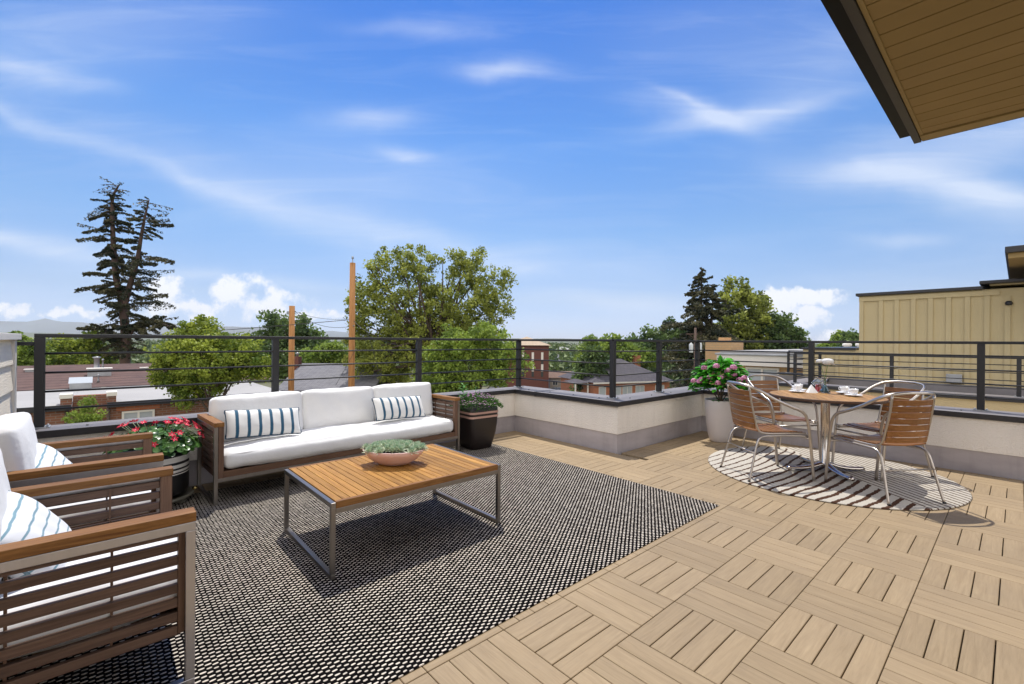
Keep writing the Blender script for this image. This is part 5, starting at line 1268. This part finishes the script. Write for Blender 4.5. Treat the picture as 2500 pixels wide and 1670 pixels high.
# red-shingled terrace row with white flat bays, on the left
RX = -20.0
def rz_(px, py, x=RX): v = atx(px, py, x); return v.y, v.z
row = thing('brick_building', 'long brown brick building with red shingled roof and pale flat bays on the left', 'building', (RX, 0, GZ)); RO = (-RX, 0, -GZ)
zE = -.79                                    # edge of the flat bay roofs
yA = atx(147, 960, RX).y; yB = atx(175, 960, RX).y; yC = atx(262, 960, RX).y; yD = atx(284, 960, RX).y
for (u0, u1) in ((-6.5, yB), (yC, 5.4)):
    m = MB(); m.box(RX - 9, RX, u0, u1, GZ, zE - .06); m.build('wall', brick_br, row, loc=RO)
    m = MB(); m.box(RX - 6.25, RX + .12, u0 + .001, u1 - .001, zE - .059, zE); f_ = m.build('flat_roof', concrete, row, loc=RO)
    m = MB(); m.box(RX + .121, RX + .16, u0, u1, zE - .16, zE + .01); m.build('roof_edge', capm, row, loc=RO)
m = MB(); m.box(RX - 1.0, RX - .7, yB + .001, yC - .001, GZ, zE + .20); m.build('recess_wall', brick_br, row, loc=RO)
for (u0, u1) in ((yA, yB), (yC, yD)):
    m = MB(); m.box(RX - .5, RX - .02, u0, u1, zE + .002, zE + .20); q = m.build('parapet_pier', brick_br, row, loc=RO)
    m = MB(); m.box(RX - .53, RX + .03, u0 - .02, u1 + .02, zE + .2005, zE + .33); m.build('coping', white, q)
m = MB(); m.box(RX - 6.25, RX - 1.001, yB + .001, yC - .001, zE - .06, zE - .002); m.build('flat_roof', concrete, row, loc=RO)
# shingled roof rising behind
zr = atx(500, 895, RX - 10).z
m = MB(); m.add([(RX - 6.2, -8, zE + .02), (RX - 6.2, 6.6, zE + .02), (RX - 13.5, 6.6, -.10), (RX - 13.5, -8, -.10), (RX - 20, -8, -1.1), (RX - 20, 6.6, -1.1)], [(0, 1, 2, 3), (3, 2, 5, 4)]); m.build('roof', sh_red, row, loc=RO)
def onroof(px, py):      # point on the roof slope
    r = ray(px, py); k = (-.10 - (zE + .02)) / (-7.3); x0r = RX - 6.2
    # z = zE+.02 + k*(x - x0r);  EYE + r2 t = ...
    t = (EYE - (zE + .02) + k * x0r) / (k * r[0] - r[2]); return Vector((r[0] * t, r[1] * t, EYE + r[2] * t))
for (px, py, w_, d_, h_) in ((73, 902, .32, .3, .10), (243, 912, .85, .5, .34), (352, 897, .28, .25, .10)):
    v = onroof(px, py + 6); m = MB(); m.box(v.x - d_, v.x + .05, v.y - w_ / 2, v.y + w_ / 2, v.z - .1, v.z + h_); q = m.build('roof_vent', greymetal, row, bevel=.01, loc=RO)
    m = MB(); m.box(v.x - d_ - .04, v.x + .09, v.y - w_ / 2 - .04, v.y + w_ / 2 + .04, v.z + h_ + .001, v.z + h_ + .035); m.build('vent_cap', white, q)
for (px, py, r, h_) in ((236, 905, .11, .62), (251, 899, .035, .40), (240, 934, .03, .28)):
    v = onroof(px, py); m = MB(); m.lathe([(r * 1.8, 0), (r, .12), (r, h_), (r * 1.5, h_ + .02), (r * 1.5, h_ + .07), (0, h_ + .1)], 14, tuple(v)); m.build('vent_pipe', greymetal, row, loc=RO)
v = onroof(197, 950); m = MB(); m.box(v.x - .3, v.x + .2, v.y - .33, v.y + .33, v.z - .15, v.z + .26); q = m.build('skylight_box', greymetal, row, loc=RO)
m = MB(); m.add([(v.x + .2, v.y - .36, v.z + .262), (v.x + .2, v.y + .36, v.z + .262), (v.x - .3, v.y + .36, v.z + .48), (v.x - .3, v.y - .36, v.z + .48)], [(0, 1, 2, 3)]); m.build('louvre', winpale, q)
y0w, z0w = rz_(303, 1025); y1w, _ = rz_(372, 1022); zt_ = rz_(340, 1006)[1]
win(row, y0w, y1w, RX, zt_ - 1.1, zt_, 'x', white, winpale)
m = MB(); m.box(RX + .002, RX + .03, y0w - .2, y1w + .2, zt_ + .08, zt_ + .36); m.build('lintel', brick_or, row, loc=RO)
for (a, b) in ((85, 125), (232, 250)):
    ya_, yb_ = atx(a, 1030, RX).y, atx(b, 1030, RX).y; win(row, ya_, yb_, RX if a < 200 else RX - .7, zE - 2.1, zE - .95, 'x', white if a > 200 else brick_rd, winpale if a > 200 else glassw)
for px in (163, 265):
    yy = atx(px, 1000, RX).y; m = MB(); m.tube([(RX + .06, yy, zE - .1), (RX + .06, yy, GZ)], .045, 8, 1); m.build('downpipe', bark, row, loc=RO)
for w_ in [x for x in COL.objects if x.parent == row and x.name.startswith('window')]: w_.location = RO

# grey roofed house with brick chimney behind the sofa
def houseAt(name, label, px0, px1, pe, pr2, d, wallm, roofm, depth, hipr=False, cat='house', ang=None):
    """px0..px1 front width at eave height pe, ridge at pr2"""
    a, b = at(px0, pe, d), at(px1, pe, d); c = (a + b) / 2; L = (b - a).length; ze = at((px0 + px1) / 2, pe, d).z; zr2 = at((px0 + px1) / 2, pr2, d + depth / 2).z
    ang = YAW if ang is None else ang
    t = thing(name, label, cat, (c.x, c.y, GZ), ang)
    m = MB(); m.box(-L / 2, L / 2, 0, depth, 0, ze - GZ - .02); m.build('wall', wallm, t)
    m = MB(); (hip(m, -L / 2, L / 2, 0, depth, ze - GZ, zr2 - GZ) if hipr else gable(m, -L / 2, L / 2, 0, depth, ze - GZ + .1, zr2 - GZ, axis='x')); r_ = m.build('roof', roofm, t)
    return t, r_, L, ze - GZ, zr2 - GZ
gh, gr, L, ze, zr_ = houseAt('house', 'grey shingle roofed house with a brick chimney behind the utility poles', 690, 900, 950, 887, 34, brick_br, sh_grey, 8)
v = at(726, 872, 37.5); m = MB(); q = Matrix.Rotation(-YAW, 4, 'Z') @ (v - gh.location); m.box(q.x - .23, q.x + .23, 3.2, 3.8, zr_ - 1.3, q.z + .05); k_ = m.build('chimney', brick_rd, gr)
m = MB(); m.lathe([(.1, 0), (.1, .2), (.16, .24), (.16, .3), (0, .36)], 12, (q.x, 3.5, q.z + .05)); m.build('chimney_pot', greymetal, k_) if False else m.build('flue_cap', greymetal, gr)

# dark red brick block with beige roof
ap, ar, L, ze, zr_ = houseAt('apartment_block', 'three storey dark red brick block with beige hipped roof and white window strips', 1235, 1340, 843, 822, 88, brick_rd, sh_tan, 11, True, 'building')
sc_ = 88 / FPX
for px in (1277, 1301, 1324):
    for (ya_, yb_, gl) in ((860, 881, 1), (881, 889, 0), (889, 907, 1), (907, 920, 0)):
        x = (px - 1287.5) * sc_; za = at(px, yb_, 88).z - GZ; zb = at(px, ya_, 88).z - GZ
        m = MB(); m.box(x - .22, x + .22, -.06, -.003, za + .02, zb - .02); m.build('window', white if gl else glassw, ap)
bh, brf, L, ze, zr_ = houseAt('cottage', 'low beige cottage with a brown roof beside the parked cars', 1343, 1412, 922, 906, 98, mat('beige render', (.36, .31, .25), .9), sh_brown, 8)
for px in (1355, 1387): x = (px - 1377) * 98 / FPX; win(bh, x - .5, x + .5, 0, ze - 1.6, ze - .7, 'y', white, glassw, side=-1)
th, tr_, L, ze, zr_ = houseAt('townhouse', 'reddish townhouse with a grey roof far down the street', 1350, 1382, 880, 866, 150, brick_rd, sh_grey, 9)
t2, _, _, _, _ = houseAt('townhouse', 'pale townhouse behind the cottage', 1384, 1418, 893, 880, 135, mat('pale render', (.5, .45, .42), .9), sh_grey, 9)
t3, _, _, _, _ = houseAt('warehouse', 'light flat building on the far horizon', 1355, 1395, 853, 846, 300, mat('buff render', (.42, .34, .27), .9), concrete, 20, True, 'building')
hl, _, _, _, _ = houseAt('townhouse', 'dark roofed house between the siding wall and first railing post', 40, 118, 886, 872, 70, brick_rd, sh_dark, 9)

# orange brick house with dark roof
OH = thing('brick_house', 'orange brick house with a large dark grey hipped roof', 'house', tuple(at(1545, 930, 70).xy) + (GZ,), YAW + .35)
ze = at(1545, 931, 70).z - GZ; zr_ = at(1590, 876, 76).z - GZ; hw = 6.9
m = MB(); m.box(-hw, hw, 0, 11, 0, ze - .02); m.build('wall', brick_or, OH)
m = MB(); hip(m, -hw, hw, 0, 11, ze, zr_, .45); rf = m.build('roof', sh_dark, OH)
m = MB(); m.box(hw - 2.6, hw - 1.5, 5.5, 6.5, ze + 1.0, zr_ + .5); m.build('chimney', brick_or, rf)
m = MB(); m.box(-hw - .3, hw + .3, -.5, -.42, ze - .22, ze + .0); m.build('eave_board', white, rf)
for x, w_ in ((-5.4, .55), (-2.6, .45), (-1.0, .8), (1.3, .75), (5.0, .8)): win(OH, x - w_, x + w_, 0, ze - 2.1, ze - .75, 'y', white, winpale, side=-1, n=1 if w_ < .6 else 2)
m = MB(); hip(m, -hw - 2.5, -hw - .3, 1, 4.2, ze - .1, ze + .35, .3); m.build('porch_roof', sh_dark, OH)
for x in (-hw - 2.5, -hw - .4): m = MB(); m.box(x - .09, x + .09, .9, 1.08, 0, ze - .12); m.build('porch_post', white, OH)

# parked vehicles
def car(name, label, cat, px, d, rz, L, Wc, Hc, paint, pickup=False, group='cars parked down in the street'):
    v = at(px, 940, d); t = thing(name, label, cat, (v.x, v.y, GZ + .03), rz, group)
    pr_ = ([(-L / 2, .45), (-L / 2, .95), (-L * .1, 1.0), (-L * .08, Hc - .05), (L * .16, Hc), (L * .28, 1.05), (L * .47, .95), (L / 2, .75), (L / 2, .4)] if pickup else
           [(-L / 2, .45), (-L / 2, .85), (-L * .40, .95), (-L * .26, Hc - .03), (L * .10, Hc), (L * .25, .95), (L * .46, .80), (L / 2, .6), (L / 2, .35)])
    n = len(pr_); m = MB(); vs = [(x, s * Wc / 2 * (1 - (.16 if z > 1.1 else 0)), z) for s in (-1, 1) for x, z in pr_]
    m.add(vs, [(i, (i + 1) % n, n + (i + 1) % n, n + i) for i in range(n)] + [tuple(range(n))[::-1], tuple(range(n, 2 * n))]); m.build('body', paint, t, bevel=.05)
    for s in (-1, 1):
        g_ = MB(); y = s * (Wc / 2 * .86 + .012); x0, x1 = (-L * .06, L * .17) if pickup else (-L * .24, L * .12)
        g_.add([(x0, y + s * .05, 1.0), (x1 + .25, y + s * .05, 1.0), (x1, y, Hc - .12), (x0 + .08, y, Hc - .12)], [(0, 1, 2, 3)]); g_.build('side_window', glassw, t)
    g_ = MB(); a, b = (L * .28, 1.07), (L * .165, Hc - .03)
    if not pickup: a, b = (L * .25, .98), (L * .105, Hc - .03)
    g_.add([(a[0] + .02, -Wc * .42, a[1]), (a[0] + .02, Wc * .42, a[1]), (b[0] + .02, Wc * .37, b[1]), (b[0] + .02, -Wc * .37, b[1])], [(0, 1, 2, 3)]); g_.build('windscreen', glassw, t)
    for sx in (-.31, .32):
        for s in (-1, 1):
            w_ = MB(); w_.tube([(L * sx, s * (Wc / 2 - .2), .34), (L * sx, s * (Wc / 2 + .02), .34)], .35, 16, 1, up=(1, 0, 0)); q = w_.build('wheel', blackm, t)
            w_ = MB(); w_.tube([(L * sx, s * (Wc / 2 + .021), .34), (L * sx, s * (Wc / 2 + .03), .34)], .2, 12, 1, up=(1, 0, 0)); w_.build('rim', alu, q)
    for s in (-1, 1):
        h_ = MB(); h_.box(L / 2 - .06, L / 2 + .02, s * Wc * .36 - .18, s * Wc * .36 + .18, .68, .84); h_.build('headlight', white, t)
    return t
wp_ = mat('white car paint', (.75, .76, .78), .25, 0, coat=.6); dp = mat('grey car paint', (.12, .14, .17), .25, 0.3, coat=.6)
car('pickup_truck', 'white pickup truck parked beside the dark conical tree', 'truck', 1389, 96, YAW + 3.6, 5.4, 1.95, 1.85, wp_, True)
car('parked_car', 'dark grey car parked in front of the white pickup truck', 'car', 1358, 92, YAW + 3.5, 4.5, 1.8, 1.42, dp)
car('parked_car', 'dark car half hidden to the right of the white pickup truck', 'car', 1425, 92, YAW + 3.5, 4.5, 1.8, 1.42, MATS['grey car paint'])

# yellow brick neighbour with chimney and white flat roof
NY = 16.0
nb = thing('yellow_brick_building', 'yellow brick flat roofed neighbour with a white fascia behind the hydrangea', 'building', (-6, NY, GZ)); NO = (6, -NY, -GZ)
def ny(px, py, y=NY): return aty(px, py, y)
xl = ny(1768, 900).x; xr = ny(1998, 900).x; z_f0 = ny(1850, 893).z; z_f1 = ny(1850, 868).z; zt_ = ny(1850, 855).z
m = MB(); m.box(xl, xr + 2.6, NY, NY + 9, GZ, z_f0); m.build('wall', brick_tn, nb, loc=NO)
m = MB(); m.box(xl - .15, xr + 2.6, NY - .25, NY + 9.1, z_f0 + .001, z_f1); m.build('fascia', white, nb, loc=NO)
m = MB(); m.box(xl - .2, xr + 2.6, NY - .3, NY + 9.2, z_f1 + .001, z_f1 + .06); m.build('roof_edge', greymetal, nb, bevel=.01, loc=NO)
m = MB(); m.box(xl - .1, xr + 2.6, NY - .1, NY + 9, z_f1 + .061, z_f1 + .14); m.build('flat_roof', concrete, nb, loc=NO)
cx0, cx1 = aty(1722, 840, NY + 1.5).x, aty(1786, 840, NY + 1.5).x; cz = aty(1755, 832, NY + 1.5).z
m = MB(); m.box(cx0, cx1, NY + 1.5, NY + 2.6, GZ, cz); q = m.build('chimney', brick_tn, nb, loc=NO)
m = MB(); m.box(cx0 + .42, cx0 + .70, NY + 1.7, NY + 2.2, cz + .001, cz + .13); m.build('chimney_cap', brick_tn, q)
a_, b_ = ny(1826, 900), ny(1898, 933); w_ = win(nb, a_.x, b_.x, NY, b_.z - .3, a_.z, 'y', white, winpale, side=-1); w_.location = NO
for k, (px, d) in enumerate(((2068, 24), (2100, 25))):
    v = aty(px, 852, NY + 6); m = MB(); m.lathe([(.1, -.6), (.1, .1), (.16, .12), (.16, .2), (.05, .26), (0, .26)], 12, (v.x - 0, v.y, v.z)); m.build('roof_flue', white, nb, loc=NO)

# tan board and batten neighbour on the right, with its own deck rail
TY = 14.3
ta = thing('tan_building', 'tan board and batten building with a dark stepped roof edge at the right', 'building', (0, TY, GZ)); TO = (0, -TY, -GZ)
k_ = TY / 11
X0 = -2.079 * k_; zt2 = EYE + (2.24 - EYE) * k_; zb2 = EYE + (.62 - EYE) * k_; xlow = aty(1960, 860, TY).x; zlow = aty(2050, 854.5, TY).z
m = MB(); m.box(X0, 6.5, TY, TY + 8, GZ, zt2); m.build('wall', tan, ta, loc=TO)
m = MB(); m.box(xlow, X0 - .001, TY + .02, TY + 6, GZ, zlow); m.build('low_wall', tan, ta, loc=TO)
sp_ = .2325 * k_
bt = MB()
for k in range(26):
    x = X0 + .12 + (k + .05) * sp_ if k else X0 + .05
    if x > 6: break
    bt.box(x - .042, x + .042, TY - .034, TY - .001, zb2, zt2 - .14)
k = 1
while X0 - k * sp_ > xlow + .1: bt.box(X0 - k * sp_ + .1, X0 - k * sp_ + .18, TY - .015, TY + .019, zb2, zlow - .06); k += 1
bt.build('battens', tan, ta, loc=TO)
xs_ = aty(2400, 705, TY).x
m = MB(); m.box(X0 - .001, xs_ + .25, TY - .036, TY - .0015, zt2 - .135, zt2 - .03); m.build('frieze_board', tan, ta, loc=TO)
m = MB(); m.box(X0 - .06, xs_, TY - .09, TY + 8, zt2 + .001, zt2 + .07); m.build('roof_edge', capm, ta, bevel=.005, loc=TO)
m = MB(); m.box(xlow - .05, X0 - .065, TY - .03, TY + 6, zlow + .001, zlow + .06); m.build('low_roof_edge', capm, ta, loc=TO)
xa_ = aty(2392, 690, TY).x; za_ = aty(2400, 693, TY).z
m = MB(); m.box(xa_ + .15, 6.5, TY - .01, TY + 7.8, zt2 + .072, za_ - .02); m.build('upper_wall', tan, ta, loc=TO)
m = MB(); m.box(xa_, 6.5, TY - .2, TY + 8, za_ - .019, za_ + .05); m.build('upper_roof', capm, ta, bevel=.01, loc=TO)
xb_ = aty(2462, 640, TY - 1).x; zb_ = aty(2470, 615, TY - 1).z
m = MB(); m.box(xb_ + .35, 6.5, TY - .9, TY + 7, za_ + .051, zb_ - .20); m.build('tower_wall', tan, ta, loc=TO)
m = MB(); m.box(xb_, 6.5, TY - 1.6, TY + 7.2, zb_ - .199, zb_ - .10); m.build('tower_soffit', hoodm, ta, loc=TO)
m = MB(); m.box(xb_ - .04, 6.5, TY - 1.66, TY + 7.2, zb_ - .099, zb_ + .02); m.build('tower_roof', capm, ta, bevel=.01, loc=TO)
m = MB(); m.bar((xb_ + .6, TY - 1.5, zb_ - .23), (xb_ + .6, TY - .95, zb_ - 1.1), .1, .16); m.build('eave_brace', tan, ta, loc=TO)
v = aty(2463, 740, TY); m = MB(); m.lathe([(0, -.05), (.05, -.04), (.06, 0), (.04, .04), (0, .045)], 14, (v.x, TY - .05, v.z)); m.build('camera_dome', blackm, ta, loc=TO)
v = aty(2330, 924, TY); m = MB(); m.box(v.x - .13, v.x + .13, TY - .12, TY - .021, v.z - .10, v.z + .10); m.build('vent_box', greymetal, ta, bevel=.01, loc=TO)
m = MB(); m.box(X0 - 2.2, 6.5, TY - .035, TY - .022, zb2 - .30, zb2); m.build('flashing', captop, ta, loc=TO)

nd = thing('neighbour_deck', "neighbour's lower roof deck with tan stucco parapet and black cap", 'roof deck', (0, 11.8, GZ)); DO = (0, -11.8, -GZ)
RY = 12.0; kk = RY / 10
zcap = EYE - (EYE - .545) * kk; ztop = EYE - (EYE - 1.128) * kk; xe = aty(1941, 900, RY).x - .25
m = MB(); m.box(xe, 6, RY - .2, RY + .15, GZ, zcap - .08); m.build('stucco_wall', tanstucco, nd, loc=DO)
m = MB(); m.box(xe, xe + .35, RY + .151, TY - .04, GZ, zcap - .08); m.build('side_wall', tanstucco, nd, loc=DO)
m = MB(); prism(m, [(xe - .04, RY - .24), (6, RY - .24), (6, RY + .19), (xe + .39, RY + .19), (xe + .39, TY - .04), (xe - .04, TY - .04)], zcap - .0795, zcap, topmi=1); m.build('cap', [capm, captop], nd, loc=DO)
m = MB(); m.box(xe + .36, 6, RY + .2, TY - .04, GZ + 1, zcap - .45); m.build('deck_floor', concrete, nd, loc=DO)
m = MB(); m.box(-2.95, 6, 8.4, 11.7, GZ, zcap - .9); m.build('lower_roof', tanstucco, nd, loc=DO)
nbz = [zcap + (ztop - zcap) * q for q in (.80, .60, .40, .20)]
pxs_ = [aty(px, 900, RY).x for px in (1941, 2177, 2488)]
railing('deck_railing', "neighbour's black railing on the lower roof deck", [(x, RY) for x in pxs_] + [(pxs_[0], TY - .3), (pxs_[2] + 1.7, RY)],
        [((pxs_[0], RY), (pxs_[2] + 1.7, RY)), ((pxs_[0] + .001, RY), (pxs_[0] + .001, TY - .3))], zcap, ztop, nbz)
# second small railed deck, further left
SY = 15.2
xs2 = [aty(px, 870, SY).x for px in (1925, 1974, 2030)]
zt3 = aty(1974, 856, SY).z; zc3 = aty(1974, 912, SY).z
s2_ = thing('side_deck', "small neighbouring deck block below the far railing", 'roof deck', (xs2[0], SY, GZ))
m = MB(); m.box(-.2, xs2[2] - xs2[0] + .9, -.15, .15, 0, zc3 - GZ - .05); m.build('stucco_wall', tanstucco, s2_)
m = MB(); m.box(-.24, xs2[2] - xs2[0] + .9, -.19, .19, zc3 - GZ - .049, zc3 - GZ); m.build('cap', capm, s2_)
railing('deck_railing', 'farther small black railing left of the tan building', [(x, SY) for x in xs2], [((xs2[0], SY), (xs2[2], SY))], zc3, zt3, [zc3 + (zt3 - zc3) * q for q in (.8, .6, .4, .2)])

# ---- the air itself
v_ = bpy.data.materials.new('haze air'); v_.use_nodes = True; nt = v_.node_tree; nt.nodes.clear()
pv = N(nt, 'ShaderNodeVolumePrincipled', ins={'Color': (.90, .95, 1.0, 1), 'Density': 0.000085, 'Anisotropy': 0.0})
N(nt, 'ShaderNodeOutputMaterial', ins={'Volume': pv.outputs[0]})
m = MB(); m.box(-7300, 7300, -7300, 7300, GZ - 1, 420); tag(m.build('haze', v_), kind='stuff')
